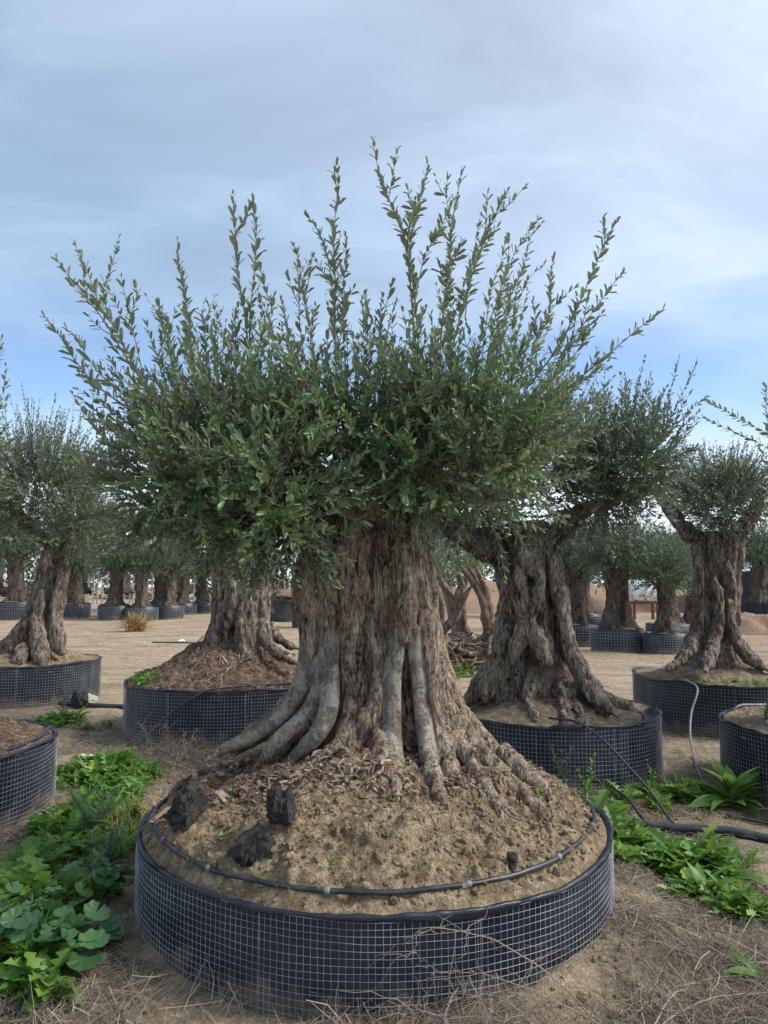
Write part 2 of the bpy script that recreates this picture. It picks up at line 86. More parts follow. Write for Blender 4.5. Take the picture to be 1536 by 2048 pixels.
E_SH = [[(-3.11,5.4,2.53),(-2.95,5.4,2.9),(-2.87,5.4,3.17),(-2.85,5.4,3.39)],[(-3.15,5.4,2.45),(-2.94,5.4,2.68),(-2.82,5.4,2.94),(-2.81,5.4,3.15)],[(-3.08,5.3,2.29),(-2.84,5.3,2.44),(-2.63,5.3,2.58)],[(-3.06,5.3,1.86),(-2.77,5.3,1.88),(-2.52,5.3,1.87),(-2.36,5.3,1.84)],[(-3.14,5.4,2.34),(-2.89,5.4,2.57),(-2.77,5.4,2.72)],[(-3.17,5.4,2.16),(-2.91,5.4,2.23),(-2.72,5.4,2.31)]]

# ---------------------------------------------------------------- helpers
rng = np.random.default_rng(7)
def tag(o, label=None, cat=None, group=None, kind=None):
    if label: o['label'] = label
    if cat: o['category'] = cat
    if group: o['group'] = group
    if kind: o['kind'] = kind
    return o
def empty(name, loc=(0, 0, 0), rz=0.0):
    o = bpy.data.objects.new(name, None); COL.objects.link(o); o.location = loc; o.rotation_euler = (0, 0, rz); o.empty_display_size = 0.2
    return o
def link(name, me, mat=None, parent=None):
    o = bpy.data.objects.new(name, me); COL.objects.link(o)
    if mat is not None and len(me.materials) == 0: me.materials.append(mat)
    if parent is not None: o.parent = parent; o.matrix_parent_inverse = Matrix.Translation(-parent.location) if parent.parent is None else Matrix.Identity(4)
    return o
def mesh(name, V, tris=None, quads=None, attr=None, smooth=False, vattr=None):
    """numpy mesh; attr = per-face value (tris first, then quads) stored as rnd; vattr = dict of per-vertex values"""
    me = bpy.data.meshes.new(name); V = np.asarray(V, np.float32)
    T = np.zeros((0, 3), np.int32) if tris is None else np.asarray(tris, np.int32).reshape(-1, 3)
    Q = np.zeros((0, 4), np.int32) if quads is None else np.asarray(quads, np.int32).reshape(-1, 4)
    me.vertices.add(len(V)); me.vertices.foreach_set('co', V.ravel())
    li = np.concatenate([T.ravel(), Q.ravel()]); me.loops.add(len(li)); me.loops.foreach_set('vertex_index', li)
    st = np.concatenate([np.arange(len(T))*3, len(T)*3 + np.arange(len(Q))*4]).astype(np.int32)
    me.polygons.add(len(st)); me.polygons.foreach_set('loop_start', st)
    me.polygons.foreach_set('use_smooth', np.full(len(st), smooth, bool))
    if attr is not None:
        a = me.attributes.new('rnd', 'FLOAT', 'FACE'); a.data.foreach_set('value', np.asarray(attr, np.float32))
    for k, v in (vattr or {}).items():
        a = me.attributes.new(k, 'FLOAT', 'POINT'); a.data.foreach_set('value', np.asarray(v, np.float32))
    me.update(calc_edges=True)
    return me
class Acc:
    def __init__(s): s.V, s.T, s.Q, s.aT, s.aQ, s.n = [], [], [], [], [], 0
    def add(s, V, T=None, Q=None, a=0.5):
        V = np.asarray(V, float)
        if T is not None and len(T): T = np.asarray(T, int).reshape(-1, 3); s.T.append(T + s.n); s.aT.append(np.broadcast_to(np.asarray(a, float), (len(T),)))
        if Q is not None and len(Q): Q = np.asarray(Q, int).reshape(-1, 4); s.Q.append(Q + s.n); s.aQ.append(np.broadcast_to(np.asarray(a, float), (len(Q),)))
        s.V.append(V); s.n += len(V)
    def build(s, name, smooth=False):
        if not s.V: s.add(np.zeros((3, 3)), [(0, 1, 2)])
        return mesh(name, np.concatenate(s.V), np.concatenate(s.T) if s.T else None, np.concatenate(s.Q) if s.Q else None,
                    np.concatenate((s.aT or [np.zeros(0)]) + (s.aQ or [np.zeros(0)])), smooth)
def unit(v): return v/np.maximum(np.linalg.norm(v, axis=-1, keepdims=True), 1e-9)
def hash3(i, j, k, seed):
    h = (i*374761393 + j*668265263 + k*2147483647 + seed*144269504) & 0xffffffff
    h = ((h ^ (h >> 13))*1274126177) & 0xffffffff
    return ((h ^ (h >> 16)) & 0xffff)/65535.0
def vnoise(P, seed=0):
    P = np.asarray(P, float); F = np.floor(P); I = F.astype(np.int64); f = P - F; u = f*f*(3 - 2*f); r = 0
    for a in (0, 1):
        for b in (0, 1):
            for c in (0, 1):
                w = (u[..., 0] if a else 1-u[..., 0])*(u[..., 1] if b else 1-u[..., 1])*(u[..., 2] if c else 1-u[..., 2])
                r = r + w*hash3(I[..., 0]+a, I[..., 1]+b, I[..., 2]+c, seed)
    return r*2 - 1
def fbm(P, oct=4, seed=0, gain=0.5):
    s, a = 0, 1.0; P = np.asarray(P, float)
    for o in range(oct): s = s + a*vnoise(P*2**o, seed+o*17); a *= gain
    return s
def xyz(x, y, z=0.0):
    x = np.asarray(x, float); return np.stack([x, np.broadcast_to(y, x.shape), np.broadcast_to(z, x.shape)], -1)
def curve(pts, n):
    """Catmull-Rom through the points, n samples, any number of columns"""
    P = np.asarray(pts, float); P = np.vstack([2*P[0]-P[1], P, 2*P[-1]-P[-2]]); m = len(P)-3
    t = np.linspace(0, m-1e-6, n); i = t.astype(int); f = (t-i)[:, None]
    a, b, c, d = P[i], P[i+1], P[i+2], P[i+3]
    return 0.5*(2*b + (c-a)*f + (2*a-5*b+4*c-d)*f*f + (3*b-a-3*c+d)*f**3)
def tube(pts, r, k=6, cap=True):
    """closed tube round a polyline; r scalar or per point"""
    P = np.asarray(pts, float); n = len(P); r = np.broadcast_to(np.asarray(r, float), (n,))
    t = unit(np.gradient(P, axis=0)); ref = np.array([0, 0, 1.0]) if abs(t[0, 2]) < 0.9 else np.array([1.0, 0, 0])
    u = np.zeros_like(P); v0 = unit(np.cross(t[0], ref)); u[0] = v0
    for i in range(1, n):
        w = u[i-1] - t[i]*np.dot(u[i-1], t[i]); u[i] = w/max(np.linalg.norm(w), 1e-9)
    w = np.cross(t, u); ang = np.arange(k)*2*np.pi/k
    V = (P[:, None] + r[:, None, None]*(np.cos(ang)[None, :, None]*u[:, None] + np.sin(ang)[None, :, None]*w[:, None])).reshape(-1, 3)
    i = np.arange(n-1)[:, None]*k; j = np.arange(k)[None]; jn = (j+1) % k
    Q = np.stack([i+j, i+jn, i+k+jn, i+k+j], -1).reshape(-1, 4); T = None
    if cap:
        V = np.vstack([V, P[0], P[-1]]); c0, c1 = n*k, n*k+1; jj = np.arange(k); jn = (jj+1) % k
        T = np.vstack([np.stack([np.full(k, c0), jn, jj], -1), np.stack([np.full(k, c1), (n-1)*k+jj, (n-1)*k+jn], -1)])
    return V, T, Q
def inst(acc, tmpl, pos, X, Y, Z, a):
    """copies of a template (V, T, Q) at pos with axes X, Y, Z (already scaled), one value a each"""
    V, T, Q = tmpl; n = len(pos); m = len(V)
    W = pos[:, None] + V[None, :, 0:1]*X[:, None] + V[None, :, 1:2]*Y[:, None] + V[None, :, 2:3]*Z[:, None]
    off = (np.arange(n)*m)[:, None, None]; W = W.reshape(-1, 3)
    base = acc.n; acc.V.append(W); acc.n += len(W)
    if T is not None and len(T): acc.T.append((np.asarray(T)[None]+off).reshape(-1, 3)+base); acc.aT.append(np.repeat(a, len(T)))
    if Q is not None and len(Q): acc.Q.append((np.asarray(Q)[None]+off).reshape(-1, 4)+base); acc.aQ.append(np.repeat(a, len(Q)))

# ---------------------------------------------------------------- materials
def material(name, build):
    m = bpy.data.materials.new(name); m.use_nodes = True; nt = m.node_tree; nt.nodes.clear()
    g = Nodes(nt); build(g); return m
class Nodes:
    def __init__(s, nt): s.nt = nt; s.out = nt.nodes.new('ShaderNodeOutputMaterial'); s.tc = None
    def new(s, t): return s.nt.nodes.new(t)
    def link(s, a, b): s.nt.links.new(a, b)
    def coord(s, scale=(1, 1, 1)):
        if s.tc is None: s.tc = s.new('ShaderNodeNewGeometry')
        m = s.new('ShaderNodeMapping'); s.link(s.tc.outputs['Position'], m.inputs[0]); m.inputs['Scale'].default_value = scale; return m.outputs[0]
    def noise(s, scale, detail=4, rough=0.55, stretch=(1, 1, 1), dist=0.0):
        n = s.new('ShaderNodeTexNoise'); s.link(s.coord(stretch), n.inputs['Vector'])
        n.inputs['Scale'].default_value = scale; n.inputs['Detail'].default_value = detail; n.inputs['Roughness'].default_value = rough; n.inputs['Distortion'].default_value = dist
        return n.outputs[0]
    def voronoi(s, scale, stretch=(1, 1, 1), feature='F1'):
        n = s.new('ShaderNodeTexVoronoi'); n.feature = feature; s.link(s.coord(stretch), n.inputs['Vector']); n.inputs['Scale'].default_value = scale; return n
    def attr(s, name): n = s.new('ShaderNodeAttribute'); n.attribute_name = name; return n.outputs['Fac']
    def ramp(s, fac, stops):
        n = s.new('ShaderNodeValToRGB'); e = n.color_ramp.elements
        while len(e) < len(stops): e.new(0.5)
        for el, (p, c) in zip(e, stops): el.position = p; el.color = (c, c, c, 1) if isinstance(c, (int, float)) else (*c, 1)
        s.link(fac, n.inputs[0]); return n.outputs[0]
    def mix(s, fac, a, b, mode='MIX'):
        n = s.new('ShaderNodeMix'); n.data_type = 'RGBA'; n.blend_type = mode
        for i, v in ((0, fac), (6, a), (7, b)):
            if isinstance(v, (int, float)): n.inputs[i].default_value = v
            elif isinstance(v, tuple): n.inputs[i].default_value = (*v, 1)
            else: s.link(v, n.inputs[i])
        return n.outputs[2]
    def math(s, op, a, b, clamp=False):
        n = s.new('ShaderNodeMath'); n.operation = op; n.use_clamp = clamp
        for i, v in ((0, a), (1, b)):
            if isinstance(v, (int, float)): n.inputs[i].default_value = v
            else: s.link(v, n.inputs[i])
        return n.outputs[0]
    def bump(s, h, strength=0.5, dist=0.02, normal=None):
        n = s.new('ShaderNodeBump'); n.inputs['Strength'].default_value = strength; n.inputs['Distance'].default_value = dist; s.link(h, n.inputs['Height'])
        if normal is not None: s.link(normal, n.inputs['Normal'])
        return n.outputs[0]
    def bsdf(s, color, rough=0.8, normal=None, metallic=0.0, spec=0.5):
        b = s.new('ShaderNodeBsdfPrincipled')
        for k, v in (('Base Color', color), ('Roughness', rough)):
            if isinstance(v, tuple): b.inputs[k].default_value = (*v, 1)
            elif isinstance(v, (int, float)): b.inputs[k].default_value = v
            else: s.link(v, b.inputs[k])
        b.inputs['Metallic'].default_value = metallic; b.inputs['Specular IOR Level'].default_value = spec
        if normal is not None: s.link(normal, b.inputs['Normal'])
        s.link(b.outputs[0], s.out.inputs[0]); return b
    def translucent(s, b, color, amount):
        t = s.new('ShaderNodeBsdfTranslucent'); s.link(color, t.inputs[0]); m = s.new('ShaderNodeMixShader'); m.inputs[0].default_value = amount
        s.link(b.outputs[0], m.inputs[1]); s.link(t.outputs[0], m.inputs[2]); s.link(m.outputs[0], s.out.inputs[0])

def bark_material(name, light, mid, dark, smooth_col, red, scale=1.0):
    def f(g):
        big = g.noise(3.0*scale, 4, 0.6); med = g.noise(14*scale, 5, 0.62, (1, 1, 0.30), 0.6); fine = g.noise(60*scale, 5, 0.7, (1, 1, 0.35), 0.8)
        strip = g.noise(46*scale, 5, 0.72, (1, 1, 0.14), 1.0); crack = g.ramp(strip, [(0.34, 0.0), (0.47, 0.8), (0.6, 1.0)])
        # small upright bark plates with crooked cracks between them
        wn = g.new('ShaderNodeTexNoise'); g.link(g.coord(), wn.inputs['Vector']); wn.inputs['Scale'].default_value = 26*scale; wn.inputs['Detail'].default_value = 3
        w1 = g.new('ShaderNodeVectorMath'); w1.operation = 'MULTIPLY_ADD'; g.link(wn.outputs['Color'], w1.inputs[0]); w1.inputs[1].default_value = (0.045, 0.045, 0.02); g.link(g.coord((1, 1, 0.36)), w1.inputs[2])
        vo = g.new('ShaderNodeTexVoronoi'); vo.feature = 'DISTANCE_TO_EDGE'; g.link(w1.outputs[0], vo.inputs['Vector']); vo.inputs['Scale'].default_value = 44*scale
        vc = g.new('ShaderNodeTexVoronoi'); g.link(w1.outputs[0], vc.inputs['Vector']); vc.inputs['Scale'].default_value = 44*scale; sx = g.new('ShaderNodeSeparateXYZ'); g.link(vc.outputs['Color'], sx.inputs[0])
        plate = g.ramp(vo.outputs['Distance'], [(0.0, 0.0), (0.08, 0.55), (0.22, 1.0)])
        h = g.math('ADD', g.math('ADD', g.math('MULTIPLY', med, 0.75), g.math('MULTIPLY', fine, 0.42)), g.math('ADD', g.math('MULTIPLY', crack, 0.26), g.math('MULTIPLY', plate, 0.13)))
        tone = g.math('ADD', g.math('MULTIPLY', h, 0.62), g.math('MULTIPLY', g.math('SUBTRACT', sx.outputs[0], 0.5), 0.06))
        col = g.ramp(tone, [(0.42, dark), (0.55, mid), (0.68, light)])
        col = g.mix(g.ramp(big, [(0.50, 0.0), (0.68, 0.75)]), col, g.mix(0.75, col, red))
        gr = g.noise(7*scale, 3, 0.6)
        col = g.mix(g.ramp(gr, [(0.55, 0.0), (0.75, 0.45)]), col, g.mix(0.5, col, (0.12, 0.125, 0.07)))
        sm = g.attr('smooth_bark'); smn = g.math('MULTIPLY', sm, g.ramp(g.math('ADD', g.math('MULTIPLY', g.noise(9*scale, 5, 0.6), 0.7), g.math('MULTIPLY', fine, 0.35)), [(0.36, 0.0), (0.53, 1.0)]))
        sc = g.mix(g.ramp(g.noise(38*scale, 5, 0.7, (1, 1, 1.6)), [(0.42, 0.0), (0.62, 1.0)]), tuple(c*0.70 for c in smooth_col), smooth_col)
        sc = g.mix(g.ramp(g.noise(120*scale, 3, 0.6), [(0.56, 0.0), (0.68, 0.75)]), sc, tuple(c*0.4 for c in smooth_col))
        col = g.mix(smn, col, sc)
        st = g.math('SUBTRACT', 1.0, g.math('MULTIPLY', smn, 0.82))
        n = g.bump(g.math('MULTIPLY', h, st), 1.0, 0.035); n = g.bump(g.noise(160*scale, 3, 0.6), 0.4, 0.005, n)
        g.bsdf(col, 0.92, n, spec=0.2)
    return material(name, f)
M = {}
M['bark_main'] = bark_material('olive_bark_fresh', (0.56, 0.47, 0.36), (0.285, 0.222, 0.163), (0.030, 0.022, 0.016), (0.34, 0.31, 0.262), (0.22, 0.11, 0.075))
M['bark_old'] = bark_material('olive_bark_old', (0.44, 0.375, 0.30), (0.205, 0.166, 0.13), (0.022, 0.018, 0.014), (0.28, 0.25, 0.21), (0.12, 0.08, 0.06), 0.8)
M['bark_far'] = bark_material('olive_bark_distant', (0.22, 0.185, 0.145), (0.105, 0.085, 0.066), (0.02, 0.016, 0.013), (0.22, 0.2, 0.17), (0.1, 0.075, 0.06), 0.5)
def leaf_mat(name, top, young, under, trans=0.22, rough=0.42):
    def f(g):
        r = g.attr('rnd'); geo = g.new('ShaderNodeNewGeometry')
        dk = tuple(c*0.55 for c in top)
        c = g.ramp(r, [(0.0, dk), (0.55, top), (0.86, tuple(0.6*a+0.4*b for a, b in zip(top, young))), (1.0, young)])
        c = g.mix(geo.outputs['Backfacing'], c, g.mix(0.75, c, under))
        b = g.bsdf(c, rough, None, spec=0.45); g.translucent(b, g.mix(0.5, c, young), trans)
    return material(name, f)
M['leaf_main'] = leaf_mat('olive_leaf', (0.085, 0.172, 0.074), (0.29, 0.38, 0.10), (0.26, 0.265, 0.21), 0.25)
M['leaf_grey'] = leaf_mat('olive_leaf_grey', (0.105, 0.155, 0.090), (0.21, 0.27, 0.11), (0.26, 0.30, 0.235))
M['leaf_far'] = leaf_mat('olive_leaf_distant', (0.080, 0.125, 0.068), (0.17, 0.22, 0.09), (0.24, 0.28, 0.21), 0.15, 0.6)
M['weed'] = leaf_mat('weed_leaf', (0.105, 0.24, 0.036), (0.33, 0.45, 0.075), (0.13, 0.27, 0.06), 0.35, 0.45)
M['mallow'] = leaf_mat('mallow_leaf', (0.055, 0.14, 0.052), (0.10, 0.23, 0.065), (0.08, 0.18, 0.07), 0.25, 0.45)
M['bluegreen'] = leaf_mat('bluegreen_leaf', (0.12, 0.21, 0.11), (0.20, 0.31, 0.13), (0.12, 0.19, 0.12), 0.2, 0.55)
M['twig'] = material('olive_twig', lambda g: g.bsdf(g.ramp(g.noise(30, 3), [(0.35, (0.13, 0.10, 0.065)), (0.65, (0.27, 0.235, 0.16))]), 0.8))
def straw_f(g):
    r = g.attr('rnd'); g.bsdf(g.ramp(r, [(0.0, (0.075, 0.058, 0.044)), (0.5, (0.18, 0.145, 0.11)), (0.85, (0.30, 0.25, 0.19)), (1.0, (0.44, 0.37, 0.28))]), 0.85, spec=0.2)
M['straw'] = material('dry_straw', straw_f)
def gold_f(g): g.bsdf(g.ramp(g.attr('rnd'), [(0.0, (0.22, 0.14, 0.055)), (0.5, (0.38, 0.26, 0.10)), (1.0, (0.50, 0.40, 0.19))]), 0.85, spec=0.2)
M['litter'] = material('bark_litter', lambda g: g.bsdf(g.ramp(g.attr('rnd'), [(0.0, (0.06, 0.04, 0.03)), (0.5, (0.20, 0.135, 0.10)), (0.85, (0.36, 0.25, 0.19)), (1.0, (0.50, 0.40, 0.31))]), 0.9, spec=0.15))
M['gold'] = material('golden_dry_grass', gold_f)
def soil_mat(name, a, b, c, chip, bump=1.0, chips=0.62):
    def f(g):
        n1 = g.noise(2.2, 5, 0.6); n2 = g.noise(16, 6, 0.68); n3 = g.noise(70, 4, 0.65)
        col = g.mix(g.ramp(n1, [(0.36, 0.0), (0.64, 1.0)]), a, b)
        col = g.mix(g.ramp(n2, [(0.42, 0.75), (0.62, 0.0)]), col, c)
        col = g.mix(g.ramp(g.math('MULTIPLY', n3, n2), [(chips*0.42, 0.0), (chips*0.62, 0.8)]), col, chip)
        h = g.math('ADD', g.math('MULTIPLY', n2, 1.0), g.math('MULTIPLY', n3, 0.55))
        n = g.bump(h, bump, 0.05)
        lt = g.math('MULTIPLY', g.attr('litter'), g.ramp(g.noise(9, 5, 0.65), [(0.30, 0.25), (0.55, 1.0)]))
        col = g.mix(lt, col, g.ramp(g.math('ADD', g.math('MULTIPLY', n3, 0.6), g.math('MULTIPLY', g.noise(34, 5, 0.7), 0.5)), [(0.42, (0.045, 0.032, 0.025)), (0.56, (0.17, 0.125, 0.095)), (0.68, (0.38, 0.29, 0.215))]))
        g.bsdf(col, 0.95, n, spec=0.15)
    return material(name, f)
M['soil'] = soil_mat('tan_clay_soil', (0.36, 0.275, 0.165), (0.45, 0.352, 0.222), (0.15, 0.105, 0.062), (0.52, 0.43, 0.30))
M['mulch'] = soil_mat('red_brown_mulch', (0.20, 0.125, 0.085), (0.28, 0.19, 0.13), (0.085, 0.05, 0.036), (0.42, 0.30, 0.22))
M['grey_soil'] = soil_mat('grey_brown_soil', (0.27, 0.215, 0.145), (0.34, 0.275, 0.185), (0.15, 0.115, 0.08), (0.46, 0.39, 0.28))
M['bank'] = soil_mat('reddish_bank_soil', (0.33, 0.215, 0.145), (0.41, 0.285, 0.19), (0.22, 0.14, 0.095), (0.46, 0.35, 0.25))
def ground_f(g):
    n0 = g.noise(0.22, 4, 0.6); n1 = g.noise(1.3, 5, 0.62, dist=0.4); n2 = g.noise(13, 6, 0.68); n3 = g.noise(60, 4, 0.65)
    tan_ = g.mix(g.ramp(n1, [(0.38, 0.0), (0.62, 1.0)]), (0.38, 0.295, 0.19), (0.28, 0.225, 0.155))
    lit = g.mix(g.ramp(n3, [(0.4, 0.0), (0.6, 1.0)]), (0.11, 0.088, 0.066), (0.26, 0.215, 0.16))
    col = g.mix(g.ramp(g.math('ADD', g.math('MULTIPLY', n0, 0.5), g.math('MULTIPLY', n1, 0.6)), [(0.50, 0.0), (0.62, 0.75)]), tan_, lit)
    # nearer the pots the soil is trodden and full of plant litter, the lane beyond is bare and pale
    sp = g.new('ShaderNodeSeparateXYZ'); g.link(g.coord(), sp.inputs[0])
    lane = g.new('ShaderNodeMapRange'); g.link(g.math('ADD', sp.outputs[1], g.math('MULTIPLY', n1, 3.0)), lane.inputs[0])
    for i, q in enumerate((9.5, 12.5, 0.0, 1.0)): lane.inputs[i+1].default_value = q
    col = g.mix(lane.outputs[0], col, g.mix(0.68, col, g.mix(g.ramp(n1, [(0.4, 0.0), (0.65, 1.0)]), (0.52, 0.40, 0.265), (0.42, 0.315, 0.21))))
    # wheel tracks and drifted litter run along the lane
    trk = g.noise(1.0, 6, 0.68, (0.22, 1.9, 1), 0.6); col = g.mix(g.math('MULTIPLY', lane.outputs[0], g.ramp(trk, [(0.50, 0.0), (0.62, 0.7)])), col, g.mix(0.7, col, (0.13, 0.10, 0.075)))
    col = g.mix(g.ramp(n2, [(0.40, 0.6), (0.60, 0.0)]), col, g.mix(0.6, col, (0.11, 0.08, 0.055)))
    col = g.mix(g.ramp(g.math('MULTIPLY', n3, n2), [(0.28, 0.0), (0.42, 0.6)]), col, (0.52, 0.43, 0.31))
    h = g.math('ADD', n2, g.math('MULTIPLY', n3, 0.5)); g.bsdf(col, 0.95, g.bump(h, 1.0, 0.03), spec=0.15)
M['ground'] = material('nursery_ground', ground_f)
def liner_f(g):
    n = g.noise(5, 4, 0.55, (1, 1, 0.35)); d = g.noise(2.2, 4, 0.6); w = g.noise(22, 3, 0.6)
    col = g.mix(g.ramp(d, [(0.45, 0.0), (0.75, 0.85)]), (0.007, 0.0105, 0.019), (0.028, 0.038, 0.058))
    col = g.mix(g.ramp(g.noise(40, 5, 0.7), [(0.60, 0.0), (0.80, 0.35)]), col, (0.16, 0.15, 0.13))
    sp = g.new('ShaderNodeSeparateXYZ'); g.link(g.coord(), sp.inputs[0]); mud = g.ramp(g.math('SUBTRACT', g.math('MULTIPLY', g.noise(7, 5, 0.65), 0.9), g.math('MULTIPLY', sp.outputs[2], 1.6)), [(0.30, 0.0), (0.44, 0.65)])
    col = g.mix(mud, col, (0.20, 0.155, 0.105))
    g.bsdf(col, g.ramp(d, [(0.3, 0.34), (0.7, 0.55)]), g.bump(g.math('ADD', n, g.math('MULTIPLY', w, 0.25)), 0.6, 0.03), spec=0.5)
M['liner'] = material('black_plastic_sheet', liner_f)
M['wire'] = material('galvanised_wire', lambda g: g.bsdf(g.ramp(g.noise(9, 4), [(0.35, (0.26, 0.29, 0.32)), (0.65, (0.50, 0.53, 0.57))]), 0.5, metallic=0.35))
M['hose'] = material('black_hose', lambda g: g.bsdf(g.ramp(g.noise(14, 4), [(0.4, (0.016, 0.02, 0.026)), (0.75, (0.06, 0.066, 0.075))]), 0.42, spec=0.5))
M['hose_grey'] = material('grey_hose', lambda g: g.bsdf(g.ramp(g.noise(14, 4), [(0.4, (0.14, 0.15, 0.155)), (0.75, (0.24, 0.25, 0.26))]), 0.5))
M['char'] = material('charred_wood', lambda g: g.bsdf(g.ramp(g.noise(22, 5, 0.7), [(0.35, (0.012, 0.011, 0.011)), (0.6, (0.05, 0.045, 0.042)), (0.75, (0.16, 0.135, 0.11))]), 0.75, g.bump(g.noise(30, 5, 0.7), 1.0, 0.03)))
M['tar'] = material('black_wound_paint', lambda g: g.bsdf((0.012, 0.013, 0.018), 0.6, g.bump(g.noise(40, 4), 0.5, 0.01)))
M['pot'] = material('black_nursery_pot', lambda g: g.bsdf(g.ramp(g.noise(3, 3), [(0.3, (0.012, 0.016, 0.022)), (0.8, (0.05, 0.055, 0.062))]), 0.4))
M['stone'] = material('pale_stone', lambda g: g.bsdf(g.ramp(g.noise(12, 5), [(0.35, (0.30, 0.27, 0.22)), (0.65, (0.52, 0.48, 0.42))]), 0.9, g.bump(g.noise(30, 4), 0.6, 0.02)))
M['white'] = material('white_scrap', lambda g: g.bsdf(g.ramp(g.noise(20, 3), [(0.35, (0.62, 0.62, 0.6)), (0.6, (0.8, 0.8, 0.8))]), 0.6))
def tank_f(g):
    n = g.noise(2.6, 5, 0.65); col = g.mix(g.ramp(n, [(0.54, 0.0), (0.62, 0.9)]), (0.72, 0.74, 0.77), (0.30, 0.16, 0.10))
    g.bsdf(col, 0.55)
M['tank'] = material('white_tank_paint', tank_f)
M['rust'] = material('rusty_iron', lambda g: g.bsdf(g.ramp(g.noise(9, 4), [(0.35, (0.10, 0.035, 0.02)), (0.7, (0.22, 0.085, 0.05))]), 0.85))
M['net'] = material('dark_shade_net', lambda g: g.bsdf(g.ramp(g.noise(1.5, 4), [(0.35, (0.03, 0.035, 0.045)), (0.7, (0.075, 0.085, 0.10))]), 0.8))
M['roof'] = material('grey_shade_roof', lambda g: g.bsdf(g.ramp(g.noise(1.2, 4), [(0.35, (0.13, 0.14, 0.15)), (0.7, (0.24, 0.25, 0.27))]), 0.8))
M['post'] = material('weathered_post', lambda g: g.bsdf(g.ramp(g.noise(6, 4), [(0.35, (0.26, 0.23, 0.19)), (0.7, (0.42, 0.38, 0.33))]), 0.9))
M['root'] = material('dry_root_wood', lambda g: g.bsdf(g.ramp(g.noise(12, 4), [(0.35, (0.075, 0.05, 0.037)), (0.7, (0.23, 0.165, 0.12))]), 0.9, g.bump(g.noise(40, 4), 0.6, 0.02)))
# ---------------------------------------------------------------- ground
POTS = {  # centre x, y, radius, rim height
    'main': (-0.05, 4.01, 1.18, 0.36), 'B': (1.48, 6.70, 0.88, 0.47), 'C': (-1.73, 8.53, 1.12, 0.50), 'D': (-5.02, 10.60, 0.98, 0.50),
    'E': (-3.36, 5.30, 1.00, 0.45), 'F': (3.98, 8.80, 1.03, 0.51), 'G': (3.58, 5.88, 0.90, 0.48)}
def gz(x, y):
    x = np.asarray(x, float); y = np.asarray(y, float)
    z = 0.05*fbm(xyz(x*0.35, y*0.35), 3, 5) + 0.022*fbm(xyz(x*2.2, y*2.2), 3, 9)
    z = z + 0.011*fbm(xyz(x*9, y*9), 2, 31)*np.clip(1.6 - np.hypot(x, y)/14, 0, 1)
    z = z - 0.025
    # soil heaped against the near pot on its outer sides
    r = np.hypot(x+0.05, y-4.01); th = np.arctan2(y-4.01, x+0.05)
    z = z + 0.09*np.exp(-((r-1.22)/0.22)**2)*np.clip(0.25 + 0.75*np.cos(th+0.35), 0, 1)
    z = z + 0.06*np.exp(-((r-1.25)/0.2)**2)*np.clip(np.cos(th-2.7), 0, 1)
    # lane ruts
    z = z + 0.03*np.sin(y*2.6 + 1.5*np.sin(x*0.2))*np.exp(-((y-17)/4.5)**2)
    d = np.hypot(x, y)
    return z + np.clip((d-150)/800, 0, 1)*-2.0
def spaced(n, span, lin):
    t = np.linspace(-1, 1, n); k = math.asinh(span/lin); return lin*np.sinh(t*k)
gx = spaced(420, 900, 2.2); gy = np.concatenate([np.linspace(-30, 0.5, 14), 0.5 + np.geomspace(0.02, 900, 520)]) + 0.0
gy = np.concatenate([np.linspace(-60, 1.2, 24), np.linspace(1.25, 8, 260), np.geomspace(8.05, 900, 240)])
GX, GY = np.meshgrid(gx, gy); GZ = gz(GX, GY)
nx, ny = len(gx), len(gy); i = np.arange(ny-1)[:, None]*nx + np.arange(nx-1)[None]
me = mesh('ground', np.stack([GX, GY, GZ], -1).reshape(-1, 3), None, np.stack([i, i+1, i+nx+1, i+nx], -1).reshape(-1, 4), smooth=True)
ground = tag(link('ground', me, M['ground']), 'tan bare nursery soil strewn with plant litter under the planters', 'ground', kind='structure')

def bank(name, label, line, h, w, mat, seed, n=160, m=26):
    """long heap of earth along a line of (x, y)"""
    P = curve(line, n); t = unit(np.gradient(P, axis=0)); nn = np.stack([-t[:, 1], t[:, 0]], -1); u = np.linspace(-1, 1, m)
    X = P[:, None, 0] + nn[:, None, 0]*u*w; Y = P[:, None, 1] + nn[:, None, 1]*u*w
    prof = (1-u**2)[None]*h*np.sin(np.linspace(0.04, math.pi-0.04, n))[:, None]**0.35
    Z = gz(X, Y) - 0.12 + prof*(1+0.35*fbm(xyz(X*0.5, Y*0.5), 3, seed)) + 0.10*fbm(xyz(X*2.2, Y*2.2), 3, seed+4)*np.clip(prof*3, 0, 1)
    i = np.arange(n-1)[:, None]*m + np.arange(m-1)[None]
    me = mesh(name, np.stack([X, Y, Z], -1).reshape(-1, 3), None, np.stack([i, i+m, i+m+1, i+1], -1).reshape(-1, 4), smooth=True)
    return tag(link(name, me, mat), label, 'earth bank', kind='structure')
bank('earth_bank', 'long low bank of reddish soil across the far side of the lane', [(-11, 56), (-6, 50), (0, 46), (8, 44), (16, 48), (30, 58)], 1.4, 5.0, M['bank'], 3)
bank('earth_bank', 'heap of loose reddish soil in front of the dark shade house', [(11.2, 26.5), (13.5, 25.5), (16.5, 25.2), (21, 26)], 0.95, 2.4, M['bank'], 8)

